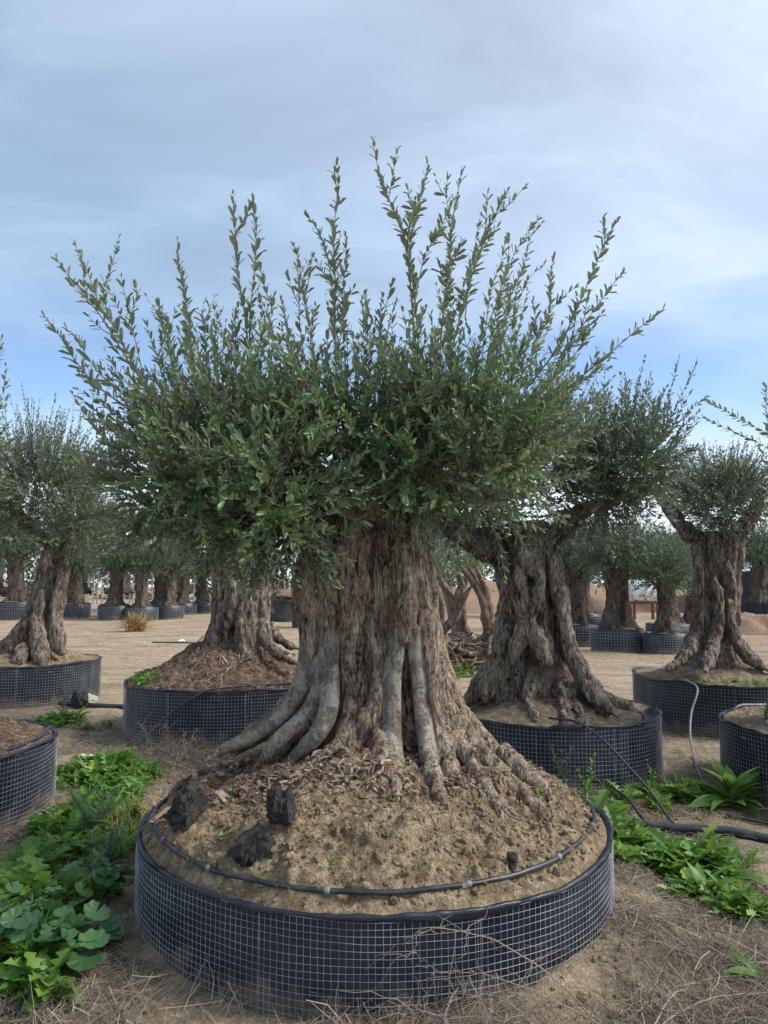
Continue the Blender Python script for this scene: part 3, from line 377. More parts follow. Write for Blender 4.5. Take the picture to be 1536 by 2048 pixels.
# ---------------------------------------------------------------- planters
def ring_tube(acc, cx, cy, R, z, r, n=160, k=4, wob=0.0, seed=0, th0=0, th1=2*math.pi):
    th = np.linspace(th0, th1, n); rr = R + wob*fbm(xyz(np.cos(th)*2, np.sin(th)*2), 3, seed)
    zz = np.broadcast_to(z, th.shape); V, T, Q = tube(np.stack([cx+rr*np.cos(th), cy+rr*np.sin(th), zz], -1), r, k, True); acc.add(V, T, Q)
def litter_zone(V):
    q = np.hypot((V[:, 0]+0.22)/1.08, (V[:, 1]-4.15)/0.74) + 0.22*fbm(V*3.0, 3, 77); return np.clip((1.08-q)/0.22, 0, 1)
def pot_shape(seed, R):
    s = np.random.default_rng(seed); ph = s.uniform(0, 6.28, 4)
    return lambda th: R*(1 + 0.012*np.sin(2*th+ph[0]) + 0.006*np.sin(3*th+ph[1]) + 0.004*np.sin(7*th+ph[2]))
def wire_planter(key, label, prof, soil_mat, cell, wire_r, seed, fine=False, rim_wave=0.012, soil_noise=0.02, mesh_top=-0.02):
    cx, cy, R, H = POTS[key]; RF = pot_shape(seed, R); root = empty('wire_mesh_planter', (cx, cy, 0))
    tag(root, label, 'planter', 'round wire mesh planters holding the old olive trees')
    n = 300 if fine else 160; th = np.linspace(0, 2*math.pi, n, endpoint=False); S = R*1.0
    rim = H + rim_wave*fbm(xyz(np.cos(th)*2.5, np.sin(th)*2.5), 3, seed+3)
    lower = gz(cx+R*np.cos(th), cy+R*np.sin(th)).min() - 0.06
    # plastic wall
    m = 14; u = np.linspace(0, 1, m); T2, U = np.meshgrid(th, u); Z = lower + (rim[None]-lower)*U
    pil = fbm(xyz(T2*9, U*1.2, seed), 3, seed)*0.007
    rr = RF(T2) - 0.006 + np.minimum(pil, 0.004)
    V = np.stack([cx+rr*np.cos(T2), cy+rr*np.sin(T2), Z], -1).reshape(-1, 3); i = np.arange(m-1)[:, None]*n; j = np.arange(n)[None]; jn = (j+1) % n
    link('liner', mesh('liner', V, None, np.stack([i+j, i+jn, i+n+jn, i+n+j], -1).reshape(-1, 4), smooth=True), M['liner'], root)
    # folded edge of the sheet hanging over the wire
    m2 = 9; prof2 = np.array([(-0.014, -0.030), (-0.009, -0.004), (-0.003, 0.003), (0.004, 0.004), (0.0110, 0.0), (0.0122, -0.007), (0.0125, -0.015), (0.0125, -0.022), (0.0115, -0.023)])
    hang = np.clip(0.8 + 1.1*fbm(xyz(np.cos(th)*4.2, np.sin(th)*4.2), 4, seed+21), 0.12, 1.8)*0.75; crumple = 0.007*fbm(xyz(th*14, 0), 3, seed+5)
    V = []
    for a, b in prof2:
        r2 = RF(th) + a + (crumple if a > 0 else 0); V.append(np.stack([cx+r2*np.cos(th), cy+r2*np.sin(th), rim + (b*hang if b < 0 else b + crumple)], -1))
    V = np.concatenate(V); i = np.arange(m2-1)[:, None]*n
    link('rim_fold', mesh('rim_fold', V, None, np.stack([i+j, i+n+j, i+n+jn, i+jn], -1).reshape(-1, 4), smooth=True), M['liner'], root)
    # wire netting
    acc = Acc(); nv = int(round(2*math.pi*R/cell)); nh = int((H+mesh_top-lower)/cell)+1
    rs = np.random.default_rng(seed); t = np.concatenate([np.arange(nv)*2*math.pi/nv] + [s0 + np.arange(3)*cell/R*1.02 + 0.4*cell/R for s0 in rs.uniform(0, 6.28, 5)] + [np.array([5.05, 5.055, 4.35, 4.356])])
    for a in t:
        zs = np.linspace(lower, H+mesh_top, 5); b = a + rs.normal(0, 0.0013, 5); r2 = RF(b)+0.008
        V, T, Q = tube(np.stack([cx+r2*np.cos(b), cy+r2*np.sin(b), zs], -1), wire_r, 3, False); acc.add(V, T, Q)
    tt = np.linspace(0, 2*math.pi, 200)
    for q in range(nh):
        z = H + mesh_top - q*cell; r2 = RF(tt)+0.0095; zz = z + 0.006*fbm(xyz(np.cos(tt)*3, np.sin(tt)*3, q*0.35), 3, seed+7)
        V, T, Q = tube(np.stack([cx+r2*np.cos(tt), cy+r2*np.sin(tt), zz], -1), wire_r, 3, False); acc.add(V, T, Q)
    tag(link('wire_mesh', acc.build('wire_mesh', True), M['wire'], root), kind='stuff')
    # soil heaped inside
    nr, na = (230, 640) if fine else (60, 200)
    rho = np.linspace(0, 1, nr)**0.8; ta = np.linspace(0, 2*math.pi, na, endpoint=False); A, Rh = np.meshgrid(ta, rho)
    rr = Rh*(RF(A)-0.012); X = cx+rr*np.cos(A); Y = cy+rr*np.sin(A); Z = prof(rr, A)
    Z = Z + soil_noise*np.clip((1.0-Rh)/0.06, 0.25, 1)*(fbm(xyz(X*3.2, Y*3.2), 4, seed+11) + 0.9*np.abs(fbm(xyz(X*11, Y*11), 3, seed+13)) - 0.4)
    if fine: Z = Z + 0.030*fbm(xyz(X*5.5, Y*5.5), 2, seed+18)*np.clip(rr/0.4, 0, 1) + 0.010*fbm(xyz(X*34, Y*34), 2, seed+15) + 0.010*np.maximum(fbm(xyz(X*16, Y*16), 2, seed+16)-0.25, 0)
    e = np.clip((Rh-0.945)/0.05, 0, 1); Z = Z*(1-e) + e*(np.interp(A, np.r_[th, 2*math.pi], np.r_[rim, rim[0]]) - 0.004 + 0.006*fbm(xyz(X*9, Y*9), 2, seed)); Z[-1] -= 0.09
    V = np.stack([X, Y, Z], -1).reshape(-1, 3); i = np.arange(nr-1)[:, None]*na; j = np.arange(na)[None]; jn = (j+1) % na
    so = link('soil', mesh('soil', V, None, np.stack([i+j, i+na+j, i+na+jn, i+jn], -1).reshape(-1, 4), smooth=True, vattr={'litter': litter_zone(V) if key == 'main' else np.zeros(len(V))}), soil_mat, root)
    def surf(x, y):
        q = np.hypot(np.asarray(x)-cx, np.asarray(y)-cy); a = np.arctan2(np.asarray(y)-cy, np.asarray(x)-cx) % (2*math.pi); k = np.clip((q/(RF(a)-0.012))**1.25*(nr-1), 0, nr-1.001); i0 = k.astype(int); f = k-i0; j0 = np.round(a/(2*math.pi)*na).astype(int) % na
        return Z[i0, j0]*(1-f) + Z[i0+1, j0]*f
    return root, surf
ICO_V = None
def ico():
    p = (1+5**0.5)/2; V = unit(np.array([(-1, p, 0), (1, p, 0), (-1, -p, 0), (1, -p, 0), (0, -1, p), (0, 1, p), (0, -1, -p), (0, 1, -p), (p, 0, -1), (p, 0, 1), (-p, 0, -1), (-p, 0, 1)], float))
    F = [(0,11,5),(0,5,1),(0,1,7),(0,7,10),(0,10,11),(1,5,9),(5,11,4),(11,10,2),(10,7,6),(7,1,8),(3,9,4),(3,4,2),(3,2,6),(3,6,8),(3,8,9),(4,9,5),(2,4,11),(6,2,10),(8,6,7),(9,8,1)]
    return V, np.array(F)
def ico2(levels=1):
    V, F = ico(); V = [tuple(v) for v in V]; F = [tuple(f) for f in F]
    for _ in range(levels):
        mid = {}; G = []
        def mp(a, b):
            k = (min(a, b), max(a, b))
            if k not in mid: mid[k] = len(V); v = unit(np.array(V[a])+np.array(V[b])); V.append(tuple(v))
            return mid[k]
        for a, b, c in F:
            ab, bc, ca = mp(a, b), mp(b, c), mp(c, a); G += [(a, ab, ca), (b, bc, ab), (c, ca, bc), (ab, bc, ca)]
        F = G
    return np.array(V), np.array(F)
def rand_frames(n, r, tilt=3.14):
    q = r.normal(size=(n, 4)); q = unit(q); w, x, y, z = q.T
    return (np.stack([1-2*(y*y+z*z), 2*(x*y+w*z), 2*(x*z-w*y)], -1), np.stack([2*(x*y-w*z), 1-2*(x*x+z*z), 2*(y*z+w*x)], -1), np.stack([2*(x*z+w*y), 2*(y*z-w*x), 1-2*(x*x+y*y)], -1))
def clods(acc, P, size, r):
    V, F = ico(); X, Y, Z = rand_frames(len(P), r); s = size[:, None]
    V = V*(1+0.28*vnoise(V*2.3, 4))[:, None]
    inst(acc, (V, F, None), P, X*s*r.uniform(0.7, 1.3, (len(P), 1)), Y*s*r.uniform(0.7, 1.2, (len(P), 1)), Z*s*r.uniform(0.5, 0.9, (len(P), 1)), r.uniform(0, 1, len(P)))
def dome_main(r, A=0):
    z = 0.36 + 0.38*(1-np.minimum(r/1.18, 1)**2); return z + 0.012*np.clip((r-0.85)/0.3, 0, 1) + 0.02*np.sin(3*A+0.6)*np.clip(r/0.5, 0, 1)*np.clip((1.1-r)/0.3, 0, 1)
def cone(h0, h1, r0, R, pw=1.5):
    return lambda r, A: h1 + (h0-h1)*np.clip(1-(np.maximum(r-r0, 0)/(R-r0)), 0, 1)**pw + 0.02*np.sin(2*A+1)*np.clip(r, 0, 1)
root_main, SURF = wire_planter('main', 'large near planter of white wire mesh over black sheet, holding the big central olive', dome_main, M['soil'], 0.0262, 0.00095, 1, True, 0.010, 0.026)
wire_planter('B', 'wire planter with torn black plastic edge, behind the near planter on its right side', cone(0.60, 0.43, 0.35, 0.88), M['grey_soil'], 0.0315, 0.0013, 2, False, 0.022)
wire_planter('C', 'wire planter heaped with red brown root mulch, behind the near planter on its left side', lambda r, A: 0.47 + 0.50*np.clip(1-(np.maximum(r-0.25, 0)/0.82), 0, 1)**1.25, M['mulch'], 0.033, 0.0013, 3, False, 0.02, 0.045)
wire_planter('D', 'wire planter under the leaning olive at the far left edge', cone(0.62, 0.46, 0.45, 0.98), M['soil'], 0.036, 0.0014, 4, False, 0.012)
wire_planter('E', 'wire planter cut off by the left edge, nearest of those beside the green weeds', cone(0.70, 0.40, 0.2, 1.0, 1.1), M['mulch'], 0.030, 0.0013, 5, False, 0.012)
wire_planter('F', 'wide planter lined with black sheet under the upright olive at far right', cone(0.62, 0.47, 0.4, 1.03), M['grey_soil'], 0.034, 0.0012, 6, False, 0.02)
wire_planter('G', 'wire planter cut off by the right edge above the leafy rosette weed', cone(0.56, 0.44, 0.2, 0.9), M['grey_soil'], 0.030, 0.0013, 7, False, 0.02)
# torn flap of sheet standing up at the rim of planter B
def flap():
    cx, cy, R, H = POTS['B']; a = np.linspace(-0.85, -0.22, 26); u = np.linspace(0, 1, 7); A, U = np.meshgrid(a, u)
    prof = np.sin(np.linspace(0, math.pi, 26))[None]**0.6
    rr = R + 0.006 - U*0.03 + 0.03*fbm(xyz(A*9, U*2), 3, 3)*U; Z = H - 0.05 + U*(0.05 + 0.11*prof) + 0.012*fbm(xyz(A*14, U*3), 2, 6)*U
    i = np.arange(6)[:, None]*26 + np.arange(25)[None]; V = np.stack([cx+rr*np.cos(A), cy+rr*np.sin(A), Z], -1).reshape(-1, 3)
    V2 = V.copy(); V2[:, :2] += (np.array([cx, cy])-V[:, :2])*0.003
    Q = np.stack([i, i+1, i+27, i+26], -1).reshape(-1, 4); root = [o for o in COL.objects if o.name.startswith('wire_mesh_planter') and 'torn' in o['label']][0]
    o = link('torn_flap', mesh('torn_flap', np.vstack([V, V2]), None, np.vstack([Q, Q[:, ::-1]+len(V)]), smooth=True), M['liner'], root); o['label'] = 'crumpled loose flap of black sheet'
flap()
# clods on the near mound
r_ = np.random.default_rng(5); n = 12000; rr = 1.145*np.sqrt(r_.uniform(0.02, 1, n)); aa = r_.uniform(0, 6.283, n)
P = np.stack([-0.05+rr*np.cos(aa), 4.01+rr*np.sin(aa), 0*rr], -1); P[:, 2] = SURF(P[:, 0], P[:, 1])+0.002
acc = Acc(); clods(acc, P, np.clip(r_.gamma(1.3, 0.0040, n), 0.0018, 0.034), r_); tag(link('soil_clods', acc.build('soil_clods'), M['soil'], root_main), kind='stuff')

# ---------------------------------------------------------------- trunks
def ribs(cx, cy, zs, rs, n, rad_, seed, twist=0.5, root=0.0, zr=0.0):
    """thin strands running up a trunk and out over the soil; zs, rs = heights and trunk radii"""
    r = np.random.default_rng(seed); out = []
    for k in range(n):
        a = k*2*math.pi/n + r.normal(0, 0.12); tw = r.normal(0, twist); f = r.uniform(0.7, 1.3); pts = []
        i0 = int(r.integers(0, max(1, len(zs)-3)))
        for i in range(len(zs)-1, i0-1, -1):
            t = i/(len(zs)-1); b = a + tw*t + r.normal(0, 0.05); q = rs[i]*r.uniform(0.93, 1.05); pts.append((cx[i]+q*math.cos(b), cy+q*math.sin(b), zs[i], rad_*f*r.uniform(0.75, 1.2)))
        if root and i0 == 0:
            b = a + r.normal(0, 0.25); L = root*r.uniform(0.6, 1.15); pts.append((cx[0]+(rs[0]+L*0.5)*math.cos(b), cy+(rs[0]+L*0.5)*math.sin(b), zs[0]-zr*0.6, rad_*f*0.8)); b += r.normal(0, 0.2); pts.append((cx[0]+(rs[0]+L)*math.cos(b), cy+(rs[0]+L)*math.sin(b), zs[0]-zr, rad_*f*0.35))
        out.append(pts)
    return out
def strands_mesh(name, strands, voxel, smooth_strands=(), bark_amp=0.012, seed=0, iters=4, wobble=0.0, taper=False, dents=()):
    acc = Acc()
    for si, s in enumerate(list(strands)+list(smooth_strands)):
        c = curve(s, max(8, len(s)*5)); L = np.cumsum(np.r_[0, np.linalg.norm(np.diff(c[:, :3], axis=0), axis=1)])
        if wobble: c[:, :3] += wobble*np.stack([vnoise(xyz(L*3, k*7.7, seed+len(s))) for k in range(3)], -1)
        u_ = L/L[-1]
        if taper and si > 0: c[:, 3] *= np.clip(0.25+u_/0.22, 0, 1)*np.clip(0.25+(1-u_)/0.22, 0, 1)
        V, T, Q = tube(c[:, :3], np.maximum(c[:, 3], 0.004), 14, True); acc.add(V, T, Q)
    tmp = bpy.data.objects.new('tmp', acc.build('tmp')); COL.objects.link(tmp)
    m = tmp.modifiers.new('r', 'REMESH'); m.mode = 'VOXEL'; m.voxel_size = voxel
    m = tmp.modifiers.new('s', 'SMOOTH'); m.factor = 0.5; m.iterations = iters
    dg = bpy.context.evaluated_depsgraph_get(); me0 = bpy.data.meshes.new_from_object(tmp.evaluated_get(dg)); bpy.data.objects.remove(tmp)
    n = len(me0.vertices); V = np.zeros(n*3, np.float32); me0.vertices.foreach_get('co', V); V = V.reshape(-1, 3).astype(float)
    N = np.zeros(n*3, np.float32); me0.vertices.foreach_get('normal', N); N = N.reshape(-1, 3)
    sm = np.zeros(n)
    for s in smooth_strands:
        c = curve(s, 60)
        for q in c: sm = np.maximum(sm, np.clip(1.6-(np.linalg.norm(V-q[:3], axis=1)-q[3])/0.012, 0, 1)*np.clip((q[2]-0.66)/0.16, 0, 1)*np.clip((1.36-V[:, 2])/0.14, 0, 1))
    # shaggy relief, stretched along the trunk
    W = V*np.array([1, 1, 0.33]); W = W + 0.03*np.stack([vnoise(V*4+k*3.1, seed+k) for k in range(3)], -1)
    d = 0.9*(1-2*np.abs(fbm(W*13, 2, seed+1))) + 0.7*fbm(W*34, 2, seed+2) + 1.3*fbm(V*3.2, 2, seed+3)
    V = V + N*(d*bark_amp*(1-0.85*sm))[:, None]
    for (px_, py_, pz_, dr, dd) in dents:
        q = np.linalg.norm((V-np.array([px_, py_, pz_]))*np.array([1, 0.35, 0.75]), axis=1)/dr; V = V + np.array([0, 1.0, 0])[None]*(dd*np.exp(-q**4))[:, None]
    me0.vertices.foreach_set('co', V.astype(np.float32).ravel())
    a = me0.attributes.new('smooth_bark', 'FLOAT', 'POINT'); a.data.foreach_set('value', sm.astype(np.float32))
    me0.polygons.foreach_set('use_smooth', np.ones(len(me0.polygons), bool)); me0.update(); me0.name = name; me0.materials.clear()
    return me0

# ---------------------------------------------------------------- foliage
def leaf_template():
    t = [0.0, 0.26, 0.74, 1.0]; w = [0.0, 0.38, 0.45, 0.0]; dz = [0.0, -0.03, -0.05, -0.12]
    V = [(0, 0, 0), (t[1], w[1], dz[1]+0.05), (t[1], 0, dz[1]), (t[1], -w[1], dz[1]+0.05), (t[2], w[2], dz[2]+0.05), (t[2], 0, dz[2]), (t[2], -w[2], dz[2]+0.05), (1, 0, dz[3])]
    T = [(0, 2, 1), (0, 3, 2), (4, 5, 7), (5, 6, 7)]; Q = [(1, 2, 5, 4), (2, 3, 6, 5)]
    return np.array(V, float), np.array(T), np.array(Q)
LEAF = leaf_template()
def lively(p, r, amp=0.035):
    p = curve(p, 7); L = np.linalg.norm(p[-1]-p[0]); t = np.linspace(0, 1, 7)[:, None]; w = np.stack([vnoise(xyz(t[:, 0]*2.3, r.uniform(0, 50), k*9.0), 3) for k in range(3)], -1)
    q = p + w*amp*t*min(1.6, L/0.5); q[-1] += np.array([r.normal(0, 0.02), r.normal(0, 0.02), -abs(r.normal(0, 0.02))]); return q
def side_shoots(p, r, prob=0.5):
    out = []; c = curve(p, 12); t = unit(np.gradient(c, axis=0))
    for k in range(2, 10):
        if r.uniform() < prob*0.3:
            d = unit(t[k] + unit(np.cross(t[k], r.normal(size=3)))*r.uniform(0.35, 0.7)); L = r.uniform(0.10, 0.26); out.append(np.array([c[k], c[k]+d*L*0.5, c[k]+d*L+np.array([0, 0, 0.03])]))
    return out
def shoot_leaves(path, r, leaf_len=0.055, gap=0.024, start=0.0, young=0.0):
    """leaf pairs along a shoot; returns pos, X (length axis), Y (width axis), Z (normal) and a colour value"""
    P = np.asarray(path, float); L = np.linalg.norm(np.diff(P, axis=0), axis=1).sum(); n = max(3, int(L/gap))
    k = np.arange(n); c = curve(P, n) + r.normal(0, 0.0012, (n, 3)); t = unit(np.gradient(curve(P, n), axis=0)); c = c + t*r.normal(0, gap*0.22, n)[:, None]; f = k/(n-1); keep = f >= start; c, t, f, k = c[keep], t[keep], f[keep], k[keep]; n = len(c)
    if n == 0: return None
    ref = unit(r.normal(size=3)); u = unit(np.cross(t, ref)); w = np.cross(t, u); ph0 = r.uniform(0, 6.28)
    out = []
    for side in (0, math.pi):
        ph = ph0 + k*(math.pi/2) + side + r.normal(0, 0.35, n); a = (0.78-0.35*f**3) + r.normal(0, 0.16, n)
        rad_ = u*np.cos(ph)[:, None] + w*np.sin(ph)[:, None]
        X = t*np.cos(a)[:, None] + rad_*np.sin(a)[:, None]; X[:, 2] += 0.10; X = unit(X)
        Z = unit(t*np.sin(a)[:, None] - rad_*np.cos(a)[:, None] + r.normal(0, 0.25, (n, 3))); Y = unit(np.cross(Z, X)); Z = np.cross(X, Y)
        ln = leaf_len*(1-0.4*f**4)*r.uniform(0.58, 1.28, n); wd = ln*r.uniform(0.30, 0.44, n)
        col = np.clip(r.normal(0.42, 0.2, n) + young*f**1.5*0.9, 0, 1); ok = r.uniform(size=n) < 0.86
        out.append((c[ok], (X*ln[:, None])[ok], (Y*wd[:, None])[ok], (Z*ln[:, None])[ok], col[ok]))
    return [np.concatenate(q) for q in zip(*out)]
def crown_fill(center, radii, n, r, length, up=0.5, inner=0.55, flat_bottom=-0.7):
    """random shoots growing outward and up from limbs inside an ellipsoid"""
    C = np.array(center); Rr = np.array(radii); out = []
    while len(out) < n:
        d = unit(r.normal(size=3))
        if d[2] < flat_bottom: continue
        s = C + d*Rr*inner*r.uniform(0.1, 1.0)**0.6
        g = d*np.array([1, 1, 0.8]) + np.array([0, 0, up]) + r.normal(0, 0.28, 3); g = unit(g); L = r.uniform(*length)
        q = np.linspace(0, 1, 4)[:, None]; path = s + g*L*q + np.array([0, 0, 0.22*L*(1 if d[2] > -0.35 else -0.5)])*q**2 + r.normal(0, 0.012, (4, 3))*q
        out.append(path)
    return out
def foliage_mesh(name, paths, r, leaf_len, gap, stem_r=0.0022, start=0.1, young=0.35, stem_k=3):
    la, sa = Acc(), Acc()
    for p in paths:
        q = shoot_leaves(p, r, leaf_len*r.uniform(0.85, 1.1), gap, start, young if r.uniform() < 0.5 else 0.0)
        if q is not None: inst(la, LEAF, q[0], q[1], q[2], q[3], q[4])
        if stem_r:
            c = curve(p, max(5, len(p)*2)); V, T, Q = tube(c, np.linspace(stem_r*1.5, stem_r*0.5, len(c)), stem_k, False); sa.add(V, T, Q)
    return la.build(name), (sa.build('twigs', True) if stem_r else None)
def olive_tree(label, base, strands, voxel, bark, crown_paths, leafm, leaf_len, gap, seed, smooth_strands=(), limbs=(), amp=0.012, group=None, wobble=0.0, stem_r=0.0025, taper=False, dents=()):
    root = empty('olive_tree', base); tag(root, label, 'olive tree', group); r = np.random.default_rng(seed)
    link('trunk', strands_mesh('trunk', strands, voxel, smooth_strands, amp, seed, wobble=wobble, taper=taper, dents=dents), bark, root)
    for l in limbs: link('limb', strands_mesh('limb', [l], voxel, (), amp*0.6, seed), bark, root)
    fm, sm = foliage_mesh('crown', crown_paths, r, leaf_len, gap, stem_r)
    cr = tag(link('crown', fm, leafm, root), kind='stuff')
    if sm: tag(link('twigs', sm, M['twig'], root), kind='stuff')
    return root
def slim(S, f, keep=None): return [[(a, b, c, q*f) for a, b, c, q in s] for k, s in enumerate(S) if keep is None or k in keep]
G_NEAR = 'old olive trees in the wire planters'
# root litter and thin surface roots on the near mound
r_ = np.random.default_rng(6); n = 9000; rr = 1.1*np.sqrt(r_.uniform(0.05, 1, n)); aa = r_.uniform(0, 6.283, n); P = np.stack([-0.05+rr*np.cos(aa), 4.01+rr*np.sin(aa), 0*rr], -1); P[:, 2] = SURF(P[:, 0], P[:, 1])+0.004
k = (litter_zone(P) > r_.uniform(0.1, 0.9, n)) & (P[:, 1] < 4.6); P = P[k]; n = len(P); az = r_.uniform(0, 6.283, n); el = r_.normal(0.0, 0.35, n)
X = np.stack([np.cos(az)*np.cos(el), np.sin(az)*np.cos(el), np.sin(el)], -1); S = np.stack([-np.sin(az), np.cos(az), r_.normal(0, 0.4, n)], -1); S = unit(S); Lb = r_.gamma(2.0, 0.014, n)[:, None]; acc = Acc()
chip = np.array([(-0.5, -0.35, 0), (-0.5, 0.4, 0.02), (0.1, -0.5, 0.08), (0.05, 0.5, 0.06), (0.5, -0.1, 0.0), (0.45, 0.2, -0.02)], float); chip = np.vstack([chip, chip-np.array([0, 0, 0.12])])
inst(acc, (chip, None, np.array([(0, 2, 3, 1), (2, 4, 5, 3), (6, 7, 9, 8), (8, 9, 11, 10), (0, 6, 8, 2), (2, 8, 10, 4), (4, 10, 11, 5), (5, 11, 9, 3), (3, 9, 7, 1), (1, 7, 6, 0)])), P, X*Lb, S*Lb*r_.uniform(0.15, 0.6, (n, 1)), np.cross(X, S)*Lb, r_.uniform(0, 1, n))
tag(link('root_litter', acc.build('root_litter'), M['litter'], root_main), kind='stuff')
# the central olive
r1 = np.random.default_rng(11)
TALL = [lively(p, r1) for p in TALL]; MORE = [lively(p, r1) for p in MORE]
main_paths = list(MORE)
for p in TALL + MORE: main_paths += side_shoots(p, r1)
main_paths += crown_fill((-0.85, 4.05, 2.30), (0.85, 0.75, 0.42), 230, r1, (0.28, 0.52), 0.35)
main_paths += crown_fill((-0.20, 4.10, 2.34), (0.90, 0.85, 0.46), 260, r1, (0.28, 0.50), 0.35)
main_paths += crown_fill((0.45, 4.05, 2.34), (0.75, 0.75, 0.44), 230, r1, (0.28, 0.52), 0.35)
main_paths += crown_fill((-0.95, 3.85, 2.12), (0.72, 0.55, 0.32), 170, r1, (0.26, 0.46), 0.1, flat_bottom=-1)
main_paths += crown_fill((-0.55, 3.60, 2.02), (0.55, 0.32, 0.26), 110, r1, (0.22, 0.40), 0.0, flat_bottom=-1)
main_paths += crown_fill((-0.52, 3.50, 1.82), (0.36, 0.22, 0.22), 64, r1, (0.18, 0.30), -0.3, flat_bottom=-1)
main_paths += crown_fill((-1.05, 3.75, 1.98), (0.48, 0.38, 0.22), 45, r1, (0.22, 0.40), -0.1, flat_bottom=-1)
main_paths += crown_fill((-0.72, 3.55, 1.86), (0.34, 0.25, 0.18), 26, r1, (0.2, 0.34), -0.2, flat_bottom=-1)
main_paths += crown_fill((0.45, 3.80, 2.12), (0.55, 0.40, 0.26), 110, r1, (0.22, 0.40), 0.1, flat_bottom=-1)
main_paths += crown_fill((0.10, 3.75, 2.10), (0.42, 0.30, 0.20), 70, r1, (0.2, 0.34), 0.2, flat_bottom=-1)
main = olive_tree('large central olive with pale smooth roots and tall leafy shoots', (0.0, 4.05, 0.6), MAIN_BARK, 0.007, M['bark_main'], main_paths, M['leaf_main'], 0.061, 0.026, 21, MAIN_SMOOTH, MAIN_LIMB, 0.0095, G_NEAR)
acc = Acc(); r_ = np.random.default_rng(8)
for k in range(75):
    a = r_.uniform(math.pi*0.92, 2.12*math.pi); q0 = r_.uniform(0.30, 0.6); q = q0 + np.linspace(0, 1, 12)*r_.uniform(0.15, 0.5); b = a + np.cumsum(r_.normal(0, 0.06, 12)); x = 0.02+q*np.cos(b)*1.15; y = 4.05+q*np.sin(b)
    z = SURF(x, y) + 0.010*np.sin(np.linspace(0, 9, 12)+k); V, T, Q = tube(np.stack([x, y, z], -1), np.linspace(1, 0.25, 12)*r_.uniform(0.005, 0.016), 6, True); acc.add(V, T, Q)
o = link('surface_roots', acc.build('surface_roots', True), M['bark_main'], main); tag(o, kind='stuff')
# black painted saw cuts on two short limbs
for s in (MAIN_LIMB[6], MAIN_LIMB[7]):
    a, b = np.array(s[-1][:3]), np.array(s[-2][:3]); d = unit(a-b); rr = s[-1][3]*1.12
    V, T, Q = tube(np.array([a-d*0.03, a+d*0.002, a+d*0.012]), np.array([rr, rr, rr*0.93]), 24, True)
    o = link('painted_cut', mesh('painted_cut', V, T, Q), M['tar'], main); o['label'] = 'round black painted saw cut of a limb'
# tall shoots standing clear of the crown, with single leaves
lv = []
for val in (0.08, 0.2, 0.34, 0.6):
    m_ = mesh('leaf', LEAF[0]*np.array([1, 0.37, 1]), LEAF[1], LEAF[2], np.full(6, val)); m_.materials.append(M['leaf_main']); lv.append(m_)
left = 300
for p in TALL:
    c = curve(p, 30); V, T, Q = tube(c, np.linspace(0.0055, 0.0018, 30), 5, True)
    st = link('shoot', mesh('shoot', V, T, Q, smooth=True), M['twig'], main)
    q = shoot_leaves(p, r1, 0.072, 0.027, 0.08, 0.3); order = np.argsort(-q[0][:, 2]); nl = min(left, len(order), 28); left -= nl
    for k in order[:nl]:
        o = bpy.data.objects.new('leaf', lv[int(r1.integers(4))]); COL.objects.link(o); o.parent = st
        x, y, z = q[1][k], unit(q[2][k])*np.linalg.norm(q[1][k]), q[3][k]; mw = Matrix(((x[0], y[0], z[0], q[0][k][0]), (x[1], y[1], z[1], q[0][k][1]), (x[2], y[2], z[2], q[0][k][2]), (0, 0, 0, 1)))
        o.matrix_local = mw
    rest = order[nl:]
    if len(rest):
        acc = Acc(); inst(acc, LEAF, q[0][rest], q[1][rest], q[2][rest], q[3][rest], q[4][rest]); tag(link('lower_leaves', acc.build('lower_leaves'), M['leaf_main'], st), kind='stuff')

rB = np.random.default_rng(12)
pB = list(B_SH) + crown_fill((1.40, 6.75, 2.60), (1.2, 0.9, 0.62), 330, rB, (0.30, 0.60), 0.5) + crown_fill((2.15, 6.6, 2.62), (0.65, 0.7, 0.5), 300, rB, (0.3, 0.55), 0.5, flat_bottom=-1) + crown_fill((1.9, 6.5, 2.28), (0.6, 0.5, 0.26), 150, rB, (0.25, 0.45), 0.0, flat_bottom=-1) + crown_fill((0.80, 6.5, 2.25), (0.6, 0.5, 0.32), 220, rB, (0.25, 0.45), 0.1, flat_bottom=-1)
olive_tree('stout olive with a hollow knot, right behind the central olive', (1.48, 6.70, 0.5), slim(B_S, 0.78, (0, 1, 2, 3, 4, 7, 8)) + ribs([1.42, 1.38, 1.33, 1.28, 1.22], 6.7, [0.55, 0.85, 1.2, 1.6, 2.05], [0.38, 0.26, 0.20, 0.21, 0.28], 17, 0.055, 5, 0.6, 0.40, 0.12) + ribs([1.44, 1.42], 6.7, [0.60, 0.75], [0.45, 0.38], 15, 0.06, 6, 0.3, 0.34, 0.17), 0.013, M['bark_old'], pB, M['leaf_grey'], 0.062, 0.030, 22, group=G_NEAR, amp=0.016, taper=True, dents=[(1.26, 6.35, 1.56, 0.035, 0.12), (1.32, 6.35, 1.25, 0.05, 0.07)])
rC = np.random.default_rng(13)
pC = crown_fill((-1.75, 8.5, 2.6), (1.3, 1.1, 0.7), 420, rC, (0.3, 0.6), 0.6)
olive_tree('thick grey olive trunk rising from the mulch heap left behind the central olive', (-1.73, 8.53, 0.6), slim(C_S, 0.82) + ribs([-1.66]*4, 8.5, [0.85, 1.15, 1.55, 2.1], [0.32, 0.25, 0.24, 0.29], 14, 0.052, 7, 0.3, 0.3, 0.1), 0.016, M['bark_old'], pC, M['leaf_grey'], 0.066, 0.036, 23, group=G_NEAR, amp=0.018, taper=True)
rD = np.random.default_rng(14)
